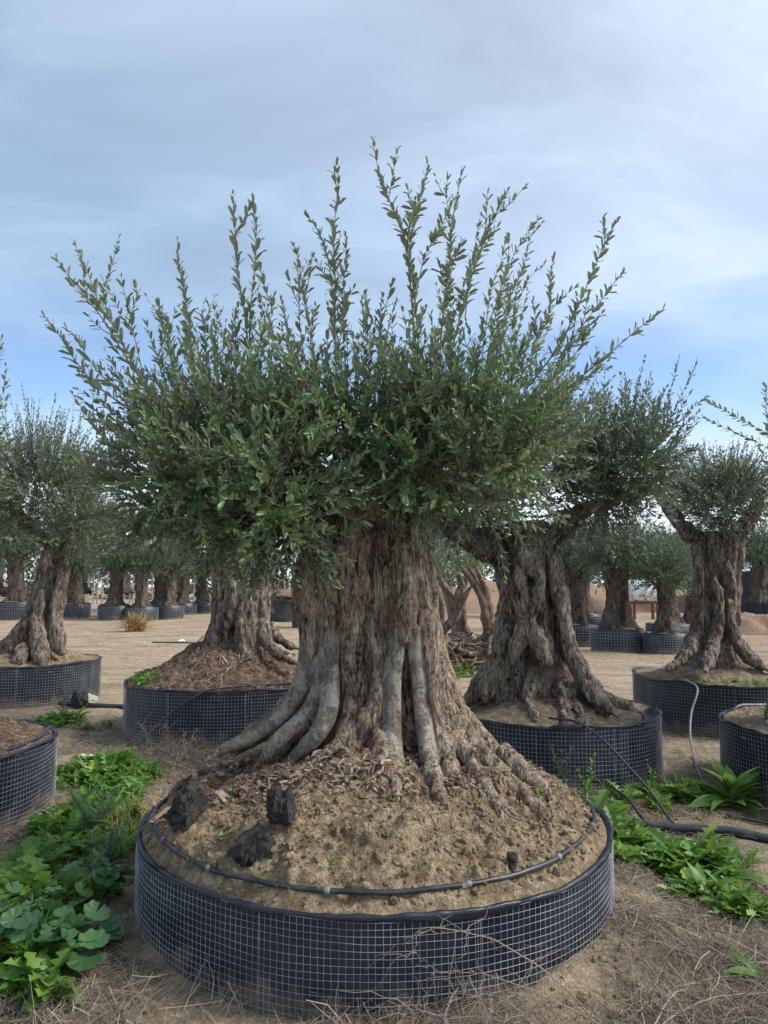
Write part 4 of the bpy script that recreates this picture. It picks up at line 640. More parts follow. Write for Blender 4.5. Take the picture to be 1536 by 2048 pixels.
pD = list(D_SH) + crown_fill((-4.9, 10.5, 2.95), (1.35, 1.1, 0.80), 600, rD, (0.35, 0.7), 0.5) + crown_fill((-4.3, 10.4, 2.40), (0.9, 0.8, 0.42), 320, rD, (0.25, 0.5), 0.1, flat_bottom=-1) + crown_fill((-5.3, 10.3, 2.45), (0.7, 0.7, 0.4), 200, rD, (0.25, 0.5), 0.1, flat_bottom=-1)
olive_tree('leaning gnarled olive at the left edge with a spreading grey crown', (-5.02, 10.6, 0.5), slim(D_S, 0.72) + ribs([-5.0, -4.88, -4.74, -4.60], 10.6, [0.65, 0.95, 1.35, 2.05], [0.36, 0.24, 0.17, 0.15], 12, 0.055, 8, 0.5, 0.4, 0.15), 0.019, M['bark_old'], pD, M['leaf_grey'], 0.060, 0.034, 24, group=G_NEAR, amp=0.02, taper=True)
rF = np.random.default_rng(15)
pF = list(F_SH) + crown_fill((3.95, 8.76, 2.62), (0.95, 0.85, 0.42), 480, rF, (0.22, 0.42), 0.5) + crown_fill((3.9, 8.5, 2.36), (0.8, 0.6, 0.26), 300, rF, (0.2, 0.36), 0.1, flat_bottom=-1)
olive_tree('upright olive with a fluted trunk and tuft crown at far right', (3.98, 8.8, 0.5), slim(F_S, 0.80, (0, 1, 2, 3, 4, 5)) + ribs([3.90, 3.90, 3.93, 3.92, 3.92], 8.78, [0.62, 0.9, 1.3, 1.7, 2.1], [0.30, 0.21, 0.17, 0.19, 0.27], 15, 0.046, 9, 0.4, 0.42, 0.15), 0.015, M['bark_old'], pF, M['leaf_grey'], 0.052, 0.030, 25, group=G_NEAR, amp=0.016, taper=True, dents=[(3.93, 8.5, 1.42, 0.045, 0.10)])
def side_strands(x, y, r):
    s = [[(x, y, 0.45, 0.42), (x, y, 0.8, 0.27), (x+0.03, y, 1.3, 0.24), (x, y, 1.8, 0.27), (x, y, 2.0, 0.2)]]
    for k in range(7):
        a = k*0.9+r.uniform(0, 0.5); s.append([(x+0.55*math.cos(a), y+0.55*math.sin(a), 0.45, 0.06), (x+0.3*math.cos(a), y+0.3*math.sin(a), 0.65, 0.09), (x+0.2*math.cos(a+0.3), y+0.2*math.sin(a+0.3), 1.2, 0.08), (x+0.24*math.cos(a+0.5), y+0.24*math.sin(a+0.5), 1.8, 0.08), (x+0.5*math.cos(a+0.5), y+0.5*math.sin(a+0.5), 2.15, 0.05)])
    return s
rE = np.random.default_rng(16); pE = list(E_SH) + crown_fill((-3.55, 5.3, 2.35), (0.95, 0.9, 0.7), 380, rE, (0.3, 0.5), 0.6)
olive_tree('olive crown reaching in at the upper left edge with bright leaf sprays', (-3.36, 5.3, 0.5), side_strands(-3.36, 5.3, rE), 0.03, M['bark_old'], pE, M['leaf_main'], 0.060, 0.030, 26, group=G_NEAR)
rG = np.random.default_rng(17); pG = list(G_SH) + crown_fill((3.85, 5.9, 2.3), (0.6, 0.7, 0.5), 120, rG, (0.3, 0.5), 0.6)
olive_tree('olive whose arching shoots reach in from the right edge', (3.58, 5.88, 0.5), side_strands(3.75, 5.9, rG), 0.03, M['bark_old'], pG, M['leaf_main'], 0.060, 0.028, 27, group=G_NEAR)
# ---------------------------------------------------------------- hoses and pipes
def hose(name, label, pts, r, mat, n=60, k=10, cat='hose'):
    c = curve(pts, n); V, T, Q = tube(c, r, k, True); return tag(link(name, mesh(name, V, T, Q, smooth=True), mat), label, cat)
def gp(x, y, dz=0.0): return (x, y, float(gz(x, y))+dz)
th = np.linspace(rad(158), rad(383), 90); rr = 1.11 + 0.008*np.sin(3*th); ring = np.stack([-0.05+rr*np.cos(th), 4.01+rr*np.sin(th), 0*th], -1); zz = SURF(ring[:, 0], ring[:, 1]); ring[:, 2] = np.convolve(np.r_[zz[:6], zz, zz[-6:]], np.ones(13)/13, 'valid') + 0.014
pipe = hose('drip_pipe', 'black drip pipe curving round the soil of the near planter', ring, 0.0105, M['hose'], 260)
for k in (14, 22, 30, 41, 52, 62, 71, 80):
    a, b = ring[k], ring[k+1]; d = unit(b-a); V, T, Q = tube(np.array([a-d*0.011, a-d*0.009, a+d*0.009, a+d*0.011]), np.array([0.0118, 0.0132, 0.0132, 0.0118]), 10, True)
    link('clip', mesh('clip', V, T, Q, smooth=True), M['hose_grey'], pipe)
hose('water_pipe', 'thick black water pipe lying across the soil at right', [gp(1.28, 5.2, .03), gp(1.6, 5.08, .03), gp(1.9, 5.0, .03), gp(2.2, 4.9, .028), gp(2.45, 4.78, .028), gp(3.0, 4.6, .03)], 0.029, M['hose'], 60, 14, 'pipe')
hose('drip_hose', 'thin black hose arching from the torn edged planter down to the water pipe', [(1.30, 6.0, .50), (1.49, 5.86, .49), (1.62, 5.66, .40), (1.74, 5.5, .26), (1.86, 5.32, .10), gp(1.92, 5.12, .02), gp(1.95, 5.02, .04)], 0.0095, M['hose'])
hose('drip_hose', 'short black hose looping on the soil before the torn edged planter', [gp(1.30, 5.95, .02), gp(1.48, 5.9, .05), gp(1.62, 5.72, .09), gp(1.70, 5.45, .07), gp(1.73, 5.1, .03)], 0.010, M['hose'])
hose('drip_hose', 'pale grey hose hanging from the wide planter at far right', [(3.22, 8.1, .53), (3.19, 7.72, .49), (3.05, 7.55, .28), (2.93, 7.3, .10), gp(2.8, 6.9, .02), gp(2.66, 6.5, .015), gp(2.55, 6.1, .012)], 0.0105, M['hose_grey'])
hose('drip_hose', 'black hose climbing into the mulch filled planter on the left', [gp(-2.42, 7.1, .01), (-2.28, 7.2, .08), (-2.1, 7.32, .27), (-1.88, 7.36, .43), (-1.7, 7.42, .52), (-1.45, 7.6, .53), (-1.1, 7.75, .53), (-0.7, 7.9, .53)], 0.012, M['hose'])
hose('drip_hose', 'black hose on the soil of the planter at the left edge', [(-3.3, 4.9, .56), (-3.0, 4.65, .47), (-2.7, 4.75, .45), (-2.52, 5.05, .45), (-2.46, 5.4, .46), (-2.55, 5.8, .46)], 0.012, M['hose'])
hose('drip_hose', 'thin white hose curling on the planter at the right edge', [(3.4, 5.6, .53), (3.12, 5.5, .50), (2.95, 5.6, .49), (2.92, 5.8, .50), (3.1, 5.95, .53)], 0.010, M['hose_grey'])
hose('ground_pipe', 'black pipe on the ground between the two left planters', [gp(-4.3, 10.0, .03), gp(-3.6, 9.9, .03), gp(-2.9, 9.75, .03), gp(-2.2, 9.8, .03)], 0.03, M['hose'], 30, 8, 'pipe')
hose('ground_pipe', 'thin dark pipe lying across the pale lane beyond the planters', [gp(-6.3, 20.5, .02), gp(-5.0, 20.2, .02), gp(-3.6, 19.2, .02), gp(-2.6, 18.6, .02)], 0.02, M['hose'], 30, 6, 'pipe')
hose('ground_pipe', 'thin black pipe lying under the rosette weed at right', [gp(2.35, 5.3, .015), gp(2.6, 5.2, .015), gp(2.9, 5.15, .015), gp(3.3, 5.2, .015)], 0.011, M['hose'], 30, 8, 'pipe')

# ---------------------------------------------------------------- charred wood, stones, scraps
def lump(name, label, cat, loc, size, rz, mat, seed, rough=0.35, lev=3, tilt=0.0, freq=1.6, cuts=0):
    V, F = ico2(lev); r = np.random.default_rng(seed); d = 1 + rough*fbm(V*freq, 3, seed) + rough*0.35*np.abs(fbm(V*freq*3.5, 2, seed+5)); V = V*d[:, None]
    for k in range(cuts):                                            # broken and sawn faces
        nrm = unit(r.normal(size=3)); h = r.uniform(0.45, 0.75); e = V @ nrm - h; V = V - np.maximum(e, 0)[:, None]*nrm*0.95
    V = V*(1+0.06*fbm(V*np.array([7, 7, 2.0]), 3, seed+9))[:, None]*np.array(size)*(1.25 if cuts else 1.0)
    R_ = Matrix.Rotation(rz, 3, 'Z') @ Matrix.Rotation(tilt, 3, 'X'); V = V @ np.array(R_).T
    o = link(name, mesh(name, V, F, smooth=not cuts), mat); o.location = loc; return tag(o, label, cat)
lump('charred_wood', 'jagged charred wood lump at the left rim of the near planter', 'charred wood', (-0.87, 3.42, float(SURF(-0.87, 3.42))+0.03), (0.065, 0.06, 0.078), 0.5, M['char'], 3, 0.38, 4, 0.2, freq=2.2, cuts=3)
lump('charred_wood', 'flat sawn charred wood block lying low on the near mound', 'charred wood', (-0.53, 3.12, float(SURF(-0.53, 3.12))+0.025), (0.08, 0.06, 0.062), 0.9, M['char'], 16, 0.45, 4, 0.1, freq=2.0, cuts=3)
lump('charred_wood', 'upright charred wood block leaning above the flat charred block', 'charred wood', (-0.42, 3.18, float(SURF(-0.42, 3.18))+0.035), (0.05, 0.045, 0.08), 0.2, M['char'], 9, 0.4, 4, 0.15, freq=2.0, cuts=3)
lump('charred_wood', 'small dark wood stub by the drip pipe on the near mound', 'charred wood', (0.52, 3.12, float(SURF(0.52, 3.12))+0.015), (0.022, 0.02, 0.034), 0.2, M['char'], 12, 0.4, 3, cuts=5)
lump('stone', 'pale stone beside the left planter edge', 'stone', gp(-3.95, 10.1, .05), (0.11, 0.09, 0.08), 0.3, M['stone'], 4)
lump('stone', 'dark brown stone resting against the pale stone by the left planter', 'stone', gp(-3.95, 9.9, .09), (0.09, 0.08, 0.12), 0.3, M['char'], 14, 0.4)
lump('plastic_scrap', 'crumpled white plastic scrap on the litter behind the green weeds', 'scrap', gp(-2.62, 6.75, .04), (0.06, 0.04, 0.03), 0.3, M['white'], 5, 0.5)
lump('plastic_scrap', 'tiny white scrap on the pale lane at left', 'scrap', gp(-5.6, 20.8, .04), (0.09, 0.06, 0.04), 0.9, M['white'], 7, 0.5, 2)
lump('stone', 'pale stone lying in the lane right of the central trunk', 'stone', gp(2.3, 15.0, .05), (0.16, 0.1, 0.06), 0.9, M['stone'], 8, 0.3, 2)

# ---------------------------------------------------------------- plants on the ground
def strip_leaf(wid, curve_z=0.25, fold=0.18, n=None):
    n = len(wid); t = np.linspace(0, 1, n); V = []
    for a, w in zip(t, wid):
        z = curve_z*(a - 1.35*a*a); V += [(a, w, z+fold*w), (a, 0, z), (a, -w, z+fold*w)]
    Q = []
    for i in range(n-1):
        b = i*3; Q += [(b, b+1, b+4, b+3), (b+1, b+2, b+5, b+4)]
    return np.array(V, float), None, np.array(Q)
LOBED = strip_leaf([0.02, 0.03, 0.13, 0.035, 0.17, 0.045, 0.21, 0.055, 0.23, 0.07, 0.21, 0.08, 0.15, 0.01], 0.5, 0.5)
OVAL = strip_leaf([0.02, 0.17, 0.25, 0.23, 0.14, 0.01], 0.3, 0.35)
BLADE = strip_leaf([0.05, 0.06, 0.055, 0.04, 0.005], 0.45)
LANCE = strip_leaf([0.05, 0.10, 0.14, 0.155, 0.14, 0.09, 0.01], 0.42)
NEEDLE = strip_leaf([0.03, 0.035, 0.004], 0.1)
def frames_out(az, el, roll, r):
    X = np.stack([np.cos(az)*np.cos(el), np.sin(az)*np.cos(el), np.sin(el)], -1); S = np.stack([-np.sin(az), np.cos(az), 0*az], -1); Z = np.cross(X, S)
    Y = S*np.cos(roll)[:, None] + Z*np.sin(roll)[:, None]; return X, Y, np.cross(X, Y)
def tuft(acc, tmpl, x, y, n, length, r, el=(0.3, 1.2), width=1.0, col=(0.5, 0.2), z=None, spread=0.02):
    az = r.uniform(0, 6.283, n); e = r.uniform(*el, n); X, Y, Z = frames_out(az, e, r.normal(0, 0.3, n), r); L = r.uniform(*length, n)[:, None]
    px = x + r.normal(0, spread, n); py = y + r.normal(0, spread, n); pz = gz(px, py) if z is None else np.full(n, z)
    inst(acc, tmpl, np.stack([px, py, pz], -1), X*L, Y*L*width, Z*L, np.clip(r.normal(*col, n), 0, 1))
def patch(name, label, cat, spots, mat, seed, kinds):
    """mass of weeds over several ellipses (x, y, rx, ry, count)"""
    r = np.random.default_rng(seed); acc = Acc()
    for (x, y, rx, ry, n) in spots:
        for _ in range(n):
            a, q = r.uniform(0, 6.283), math.sqrt(r.uniform())*1.12; px, py = x+rx*q*math.cos(a), y+ry*q*math.sin(a); s = (1.2-0.65*q)*r.uniform(0.5, 1.3)
            if any(math.hypot(px-P[0], py-P[1]) < P[2]+0.03 for P in POTS.values()): continue
            if float(fbm(xyz(np.array([px*3.5]), py*3.5), 2, seed)[0]) + r.normal(0, 0.12) < -0.22: continue
            t, nl, ln, el, w = kinds[int(r.integers(len(kinds)))]
            tuft(acc, t, px, py, nl, (ln[0]*s, ln[1]*s), r, el, w)
    return tag(link(name, acc.build(name), mat), label, cat, kind='stuff')
K_LOB = (LOBED, 14, (0.07, 0.19), (0.1, 1.2), 1.0); K_OV = (OVAL, 14, (0.025, 0.06), (0.0, 1.2), 1.0); K_BL = (BLADE, 12, (0.08, 0.20), (0.6, 1.4), 0.6); K_LN = (LANCE, 8, (0.06, 0.16), (0.3, 1.2), 0.8)
patch('weeds', 'low leafy green weeds between the near planter and the left planters', 'weeds', [(-2.3, 6.25, .42, .40, 260), (-2.05, 5.75, .32, .35, 90), (-1.9, 5.0, .30, .40, 170), (-1.62, 4.6, .2, .3, 60)], M['weed'], 31, [(LOBED, 14, (0.10, 0.24), (0.3, 1.3), 1.0), K_LOB, K_OV, K_BL])
patch('weeds', 'thick bright green weeds in the lower left corner', 'weeds', [(-1.72, 3.75, .36, .36, 360), (-1.85, 4.2, .25, .35, 130), (-1.55, 3.3, .25, .22, 110), (-1.35, 3.0, .15, .12, 12)], M['weed'], 32, [K_LOB, K_OV, (LOBED, 14, (0.09, 0.22), (0.3, 1.3), 1.0), K_BL])
patch('weeds', 'bright green clump of weeds before the left edge planter', 'weeds', [(-3.75, 8.9, .35, .35, 60), (-3.35, 8.7, .25, .3, 24)], M['weed'], 33, [K_LOB, K_LN])
patch('weeds', 'dense bright green weeds against the right side of the near planter', 'weeds', [(1.48, 4.55, .25, .34, 190), (1.75, 4.35, .25, .30, 120), (1.35, 4.75, .14, .2, 50)], M['weed'], 34, [(LOBED, 14, (0.10, 0.27), (0.3, 1.3), 1.0), (LOBED, 14, (0.08, 0.2), (0.1, 1.2), 1.1), K_LN])
patch('weeds', 'green weeds with broad leaves at the right edge by the foreground soil', 'weeds', [(1.66, 3.85, .17, .22, 80), (1.78, 3.6, .12, .14, 40)], M['weed'], 35, [K_LN, K_LOB])
patch('weeds', 'green weeds along the foot of the torn edged planter', 'weeds', [(2.2, 5.75, .32, .25, 70), (1.75, 5.5, .35, .2, 24), (2.1, 5.35, .3, .15, 26)], M['weed'], 36, [K_LOB, K_OV, K_BL])
patch('weeds', 'green ground weeds in the lane left of the stout olive', 'weeds', [(1.5, 13.6, .9, 1.2, 120), (1.05, 12.8, .4, .5, 30)], M['weed'], 37, [(LOBED, 8, (0.12, 0.3), (0.3, 1.2), 1.0), K_BL])
patch('weeds', 'small weeds on the soil of the mulch filled planter', 'weeds', [(-2.75, 7.6, 0.0, 0.0, 0)], M['weed'], 38, [K_OV]) if False else None
patch('yellow_moss', 'yellow green ground moss on the soil between the water pipe and planter', 'moss', [(1.72, 5.45, .36, .22, 150)], M['gold'], 39, [(OVAL, 9, (0.012, 0.03), (0.1, 1.2), 1.0), (BLADE, 6, (0.03, 0.06), (0.4, 1.3), 0.5)])
patch('dry_grass', 'dry golden grass leaning on the left of the near mound', 'dry grass', [(-1.42, 4.75, .22, .25, 40), (-1.32, 5.05, .15, .2, 20)], M['gold'], 40, [(BLADE, 9, (0.16, 0.36), (0.5, 1.4), 0.35)])
# sprinkled seedlings on the near mound
r_ = np.random.default_rng(41); acc = Acc()
for (x, y, n) in [(-0.08, 3.47, 8), (0.03, 3.35, 7), (0.35, 3.62, 6), (0.42, 3.4, 6), (-0.7, 3.6, 8), (0.04, 3.66, 10), (0.75, 3.7, 6), (0.1, 2.98, 5), (-0.2, 3.0, 4), (0.02, 3.72, 8)]:
    tuft(acc, OVAL, x, y, n, (0.02, 0.05), r_, (0.2, 1.2), z=float(SURF(x, y))+0.004)
tag(link('seedlings', acc.build('seedlings'), M['weed']), 'tiny green seedlings scattered on the near mound', 'seedlings', kind='stuff')
acc = Acc()
for _ in range(60):
    a = r_.uniform(1.9, 3.9); q = r_.uniform(0.75, 1.02); x, y = -1.73+q*math.cos(a), 8.53+q*math.sin(a); tuft(acc, LOBED, x, y, 7, (0.05, 0.12), r_, (0.3, 1.2), z=0.50+0.12*(1-q))
for _ in range(50):
    a = r_.uniform(3.3, 6.0); q = r_.uniform(0.6, 0.95); x, y = 3.98+q*math.cos(a), 8.8+q*math.sin(a); tuft(acc, OVAL, x, y, 8, (0.02, 0.06), r_, (0.3, 1.2), z=0.49)
tag(link('planter_weeds', acc.build('planter_weeds'), M['weed']), 'low green weeds growing on the soil inside the back planters', 'weeds', kind='stuff')

def round_leaf(lobes=7, n=29):
    a = np.linspace(-2.95, 2.95, n); rr = 1 + 0.05*np.cos(a*lobes*1.14) ; o = np.stack([rr*np.cos(a)+0.0, rr*np.sin(a), 0.16*np.cos(a*lobes*1.14)*0.5 + 0.20], -1)
    m_ = np.stack([0.55*np.cos(a), 0.55*np.sin(a), 0.05*np.cos(a*lobes*1.14) + 0.05], -1)
    V = np.vstack([[(0, 0, 0)], m_, o]); T = [(0, 1+i, 2+i) for i in range(n-1)]; Q = [(1+i, 1+n+i, 2+n+i, 2+i) for i in range(n-1)]
    return V, np.array(T), np.array(Q)
RL = round_leaf()
rl_mesh = []
for val in (0.25, 0.45, 0.65, 0.85):
    m_ = mesh('leaf', RL[0], RL[1], RL[2], np.full(len(RL[1])+len(RL[2]), val), True); m_.materials.append(M['mallow']); rl_mesh.append(m_)
def mallow(label, x, y, n, rx, ry, h, size, seed):
    r = np.random.default_rng(seed); z0 = float(gz(x, y)); root = empty('mallow_plant', (x, y, z0)); tag(root, label, 'mallow')
    acc = Acc()
    for k in range(n):
        a, q = r.uniform(0, 6.283), math.sqrt(r.uniform()); lx, ly, lz = rx*q*math.cos(a), ry*q*math.sin(a), h*(1.0-0.55*q*q)*r.uniform(0.55, 1.1)
        V, T, Q = tube(curve([(0.15*lx, 0.15*ly, 0.0), (0.6*lx, 0.6*ly, lz*0.75), (lx, ly, lz)], 7), 0.0022, 4, False); acc.add(V, T, Q)
        o = bpy.data.objects.new('leaf', rl_mesh[int(r.integers(4))]); COL.objects.link(o); o.parent = root; s = size*r.uniform(0.6, 1.15)
        o.location = (lx, ly, lz); o.rotation_euler = (r.normal(-0.35, 0.3), r.normal(0, 0.3), r.uniform(0, 6.28)); o.scale = (s, s, s)
    o = bpy.data.objects.new('stalks', acc.build('stalks')); o.data.materials.append(M['weed']); COL.objects.link(o); o.parent = root
    return root
mallow('broad mallow with large round leaves spreading in the lower left corner', -1.42, 3.22, 34, 0.30, 0.26, 0.24, 0.066, 51)
mallow('smaller mallow with blue green round leaves near the left side of the near planter', -1.42, 3.72, 18, 0.2, 0.2, 0.25, 0.066, 52)
mallow('mallow with overlapping leaves against the left edge', -1.72, 3.45, 18, 0.2, 0.24, 0.22, 0.06, 53)
lance_mesh = []
for val in (0.3, 0.5, 0.75):
    m_ = mesh('leaf', LANCE[0], None, LANCE[2], np.full(len(LANCE[2]), val), True); m_.materials.append(M['weed']); lance_mesh.append(m_)
def rosette(label, x, y, n, length, el, seed):
    r = np.random.default_rng(seed); root = empty('rosette_weed', (x, y, float(gz(x, y)))); tag(root, label, 'weed')
    for k in range(n):
        o = bpy.data.objects.new('leaf', lance_mesh[int(r.integers(3))]); COL.objects.link(o); o.parent = root; s = r.uniform(*length)
        o.rotation_euler = (r.normal(0, 0.2), -r.uniform(*el), k*2.4+r.normal(0, 0.2)); o.scale = (s, s*r.uniform(0.6, 1.0), s); o.location = (0, 0, 0.01)
rosette('green rosette weed with long pointed leaves before the right edge planter', 2.52, 5.55, 44, (0.20, 0.42), (0.15, 1.15), 61)
rosette('low green rosette weed at the lower right edge of the picture', 1.50, 3.12, 7, (0.10, 0.2), (0.1, 0.7), 62)
rosette('pale broad leaf weed standing in the green clump at right', 1.60, 3.92, 12, (0.12, 0.26), (0.3, 1.2), 63)

def stem_weed(name, label, x, y, stems, h, leaf, ln, mat, seed, z=None, gap=0.02, spread=0.25, width=1.0, el=0.5):
    r = np.random.default_rng(seed); z0 = float(gz(x, y)) if z is None else z; root = empty(name, (x, y, z0)); tag(root, label, 'weed'); la = Acc()
    for s in range(stems):
        a = r.uniform(0, 6.28); hh = h*r.uniform(0.6, 1.0); top = np.array([spread*hh*math.cos(a), spread*hh*math.sin(a), hh])
        c = curve([(0, 0, 0), tuple(top*np.array([0.35, 0.35, 0.5])), tuple(top)], max(6, int(hh/gap))); V, T, Q = tube(c, np.linspace(0.0035, 0.0012, len(c)), 4, False)
        o = bpy.data.objects.new('stem', mesh('stem', V, T, Q, smooth=True)); o.data.materials.append(M['twig'] if name == 'dead_weed' else mat); COL.objects.link(o); o.parent = root
        if V is not None: o.data.attributes.new('rnd', 'FLOAT', 'FACE').data.foreach_set('value', np.full(len(o.data.polygons), 0.5, np.float32))
        n = len(c)*2; k = np.repeat(np.arange(len(c)), 2); f = k/len(c); az = k*2.4 + np.tile([0, 3.14], len(c)) + r.normal(0, 0.3, n); X, Y, Z = frames_out(az, el+0.5*f+r.normal(0, 0.2, n), r.normal(0, 0.3, n), r)
        L = (ln*(1-0.5*f)*r.uniform(0.7, 1.2, n))[:, None]; inst(la, leaf, c[k], X*L, Y*L*width, Z*L, np.clip(r.normal(0.5, 0.2, n)+0.2*f, 0, 1))
    o = bpy.data.objects.new('leaves', la.build('leaves')); o.data.materials.append(mat); COL.objects.link(o); o.parent = root; o['kind'] = 'stuff'
stem_weed('feathery_weed', 'feathery blue green weed beside the left side of the near planter', -1.78, 4.75, 16, 0.34, NEEDLE, 0.07, M['bluegreen'], 71, gap=0.008, spread=0.5)
stem_weed('feathery_weed', 'second feathery weed lower down beside the mallow', -1.50, 4.2, 12, 0.28, NEEDLE, 0.07, M['bluegreen'], 72, gap=0.008, spread=0.5)
stem_weed('spiky_weed', 'grey green spiky weed in front of the torn edged planter', 1.33, 5.72, 4, 0.34, LANCE, 0.075, M['bluegreen'], 73, gap=0.014, spread=0.25, width=0.6)
stem_weed('tall_weed', 'tall thin weed standing in front of the left edge planter', -3.95, 9.35, 5, 0.55, OVAL, 0.05, M['bluegreen'], 74, gap=0.03, spread=0.25)
stem_weed('tall_weed', 'upright weed with a dark stem among the left green weeds', -2.18, 5.75, 3, 0.48, OVAL, 0.05, M['weed'], 75, gap=0.035, spread=0.15)
stem_weed('tall_weed', 'young shrubby weed with yellow green top beside the water pipe', 1.42, 5.35, 3, 0.36, OVAL, 0.07, M['weed'], 76, gap=0.04, spread=0.25)
stem_weed('tall_weed', 'leafy weed stems on the soil of the right edge planter', 2.98, 5.95, 4, 0.30, OVAL, 0.04, M['bluegreen'], 77, z=0.47, gap=0.02, spread=0.35)
stem_weed('tall_weed', 'upright green weed among the weeds below the hanging grey hose', 1.98, 5.62, 3, 0.30, OVAL, 0.05, M['weed'], 78, gap=0.025, spread=0.15)
# olive sprig dropped on the drip pipe
acc = Acc(); p = [(-0.80, 3.17, float(SURF(-0.8, 3.17))+0.03), (-0.72, 3.16, float(SURF(-0.72, 3.16))+0.045), (-0.62, 3.19, float(SURF(-0.62, 3.19))+0.05)]; q = shoot_leaves(p, rng, 0.04, 0.02, 0.0, 0.6); inst(acc, LEAF, *q)
sp = tag(link('olive_sprig', acc.build('olive_sprig'), M['leaf_main']), 'cut olive sprig lying over the drip pipe', 'sprig')
V, T, Q = tube(curve(p, 10), 0.0025, 4, True); link('stem', mesh('stem', V, T, Q), M['twig'], sp)

# ---------------------------------------------------------------- dead stems and straw
def dead_weed(label, starts, seed, r0=0.0032):
    r = np.random.default_rng(seed); root = empty('dead_weed', (starts[0][0][0], starts[0][0][1], 0)); tag(root, label, 'dead weed')
    for main_p in starts:
        c = curve(main_p, 40); c = c + 0.010*np.stack([fbm(xyz(np.arange(40)*0.35, k*5.0, seed), 3, seed) for k in range(3)], -1)*np.linspace(0, 1, 40)[:, None]
        V, T, Q = tube(c, np.linspace(r0, r0*0.4, 40), 5, True); st = link('stem', mesh('stem', V, T, Q, smooth=True, attr=np.full(len(T)+len(Q), r.uniform(0.55, 0.95))), M['straw'], root)
        acc = Acc()
        for k in r.integers(5, 39, 22):
            d = unit(c[min(k+1, 39)]-c[k-1] + r.normal(0, 0.6, 3)); L = r.uniform(0.06, 0.26); cu = np.cross(d, unit(r.normal(size=3)))*r.uniform(0.1, 0.6); b = c[k] + np.linspace(0, 1, 6)[:, None]*d*L + cu*L*np.linspace(0, 1, 6)[:, None]**2 + np.array([0, 0, -0.2*L])*np.linspace(0, 1, 6)[:, None]**2 + r.normal(0, 0.006, (6, 3))
            V, T, Q = tube(b, np.linspace(r0*0.5, r0*0.2, 6), 4, False); acc.add(V, T, Q, r.uniform(0.4, 0.9))
        tag(link('side_twigs', acc.build('side_twigs', True), M['straw'], st), kind='stuff')
g0 = lambda x, y, dz=0.0: gp(x, y, dz)
dead_weed('tangled dry weed stems arching over the front of the near planter', [
    [g0(0.80, 2.72), (0.62, 2.70, .17), (0.42, 2.72, .30), (0.22, 2.74, .345), (0.12, 2.72, .33), (0.10, 2.70, .26)],
    [g0(0.86, 2.74), (0.66, 2.68, .10), (0.45, 2.66, .20), (0.28, 2.66, .24), (0.12, 2.68, .20)],
    [g0(0.70, 2.60), (0.50, 2.60, .08), (0.30, 2.62, .12), (0.10, 2.60, .10), (0.0, 2.6, .06)],
    [g0(0.60, 2.62), (0.44, 2.64, .14), (0.33, 2.66, .17), (0.26, 2.68, .13)],
    [g0(0.78, 2.60), (0.52, 2.56, .05), (0.25, 2.55, .05), (0.02, 2.52, .03)],
    [g0(0.30, 2.58), (0.22, 2.60, .10), (0.12, 2.62, .14), (0.02, 2.64, .11)]], 81)
dead_weed('dry branching stem fanning over the soil at lower right', [
    [g0(0.82, 2.60, .01), g0(0.95, 2.72, .06), g0(1.15, 2.85, .07), g0(1.4, 2.95, .05), g0(1.6, 3.05, .02)],
    [g0(0.80, 2.58, .01), g0(0.92, 2.68, .09), g0(1.05, 2.84, .10), g0(1.2, 3.0, .06)],
    [g0(0.84, 2.58, .01), g0(1.0, 2.62, .04), g0(1.2, 2.66, .05), g0(1.45, 2.68, .03)],
    [g0(0.78, 2.56, .01), g0(0.86, 2.62, .06), g0(0.90, 2.75, .10), g0(0.93, 2.85, .13)]], 82, 0.0036)
dead_weed('bent dry twigs lying in the lower left foreground', [
    [g0(-0.75, 2.72, .01), g0(-0.62, 2.62, .03), g0(-0.45, 2.55, .02)], [g0(-1.1, 2.75, .01), g0(-0.9, 2.72, .02), g0(-0.65, 2.80, .02)], [g0(-0.62, 2.80, .01), g0(-0.60, 2.68, .05), g0(-0.5, 2.58, .02)], [g0(-1.2, 2.62, .01), g0(-1.0, 2.6, .03), g0(-0.8, 2.58, .01)]], 83)
dead_weed('grey dry twigs standing between the near and the left mulch planter', [
    [g0(-2.2, 6.9, .0), (-2.15, 6.95, .15), (-2.25, 7.0, .28)], [g0(-1.9, 6.6, .0), (-1.85, 6.6, .15), (-1.7, 6.6, .27)], [g0(-1.7, 6.3, .0), (-1.66, 6.3, .2), (-1.55, 6.2, .32)], [g0(-2.0, 6.8, .0), (-1.92, 6.8, .18), (-1.95, 6.8, .30)], [g0(-1.6, 6.0, .0), (-1.55, 6.0, .2), (-1.6, 6.0, .34)]], 84, 0.0028)
BENT = (np.array([(-0.5, -0.5, 0), (-0.5, 0.5, 0), (-0.15, -0.5, 0.06), (-0.15, 0.5, 0.06), (0.2, -0.5, 0.05), (0.2, 0.5, 0.05), (0.5, -0.3, 0.0), (0.5, 0.3, 0.0)], float), None, np.array([(0, 2, 3, 1), (2, 4, 5, 3), (4, 6, 7, 5)]))
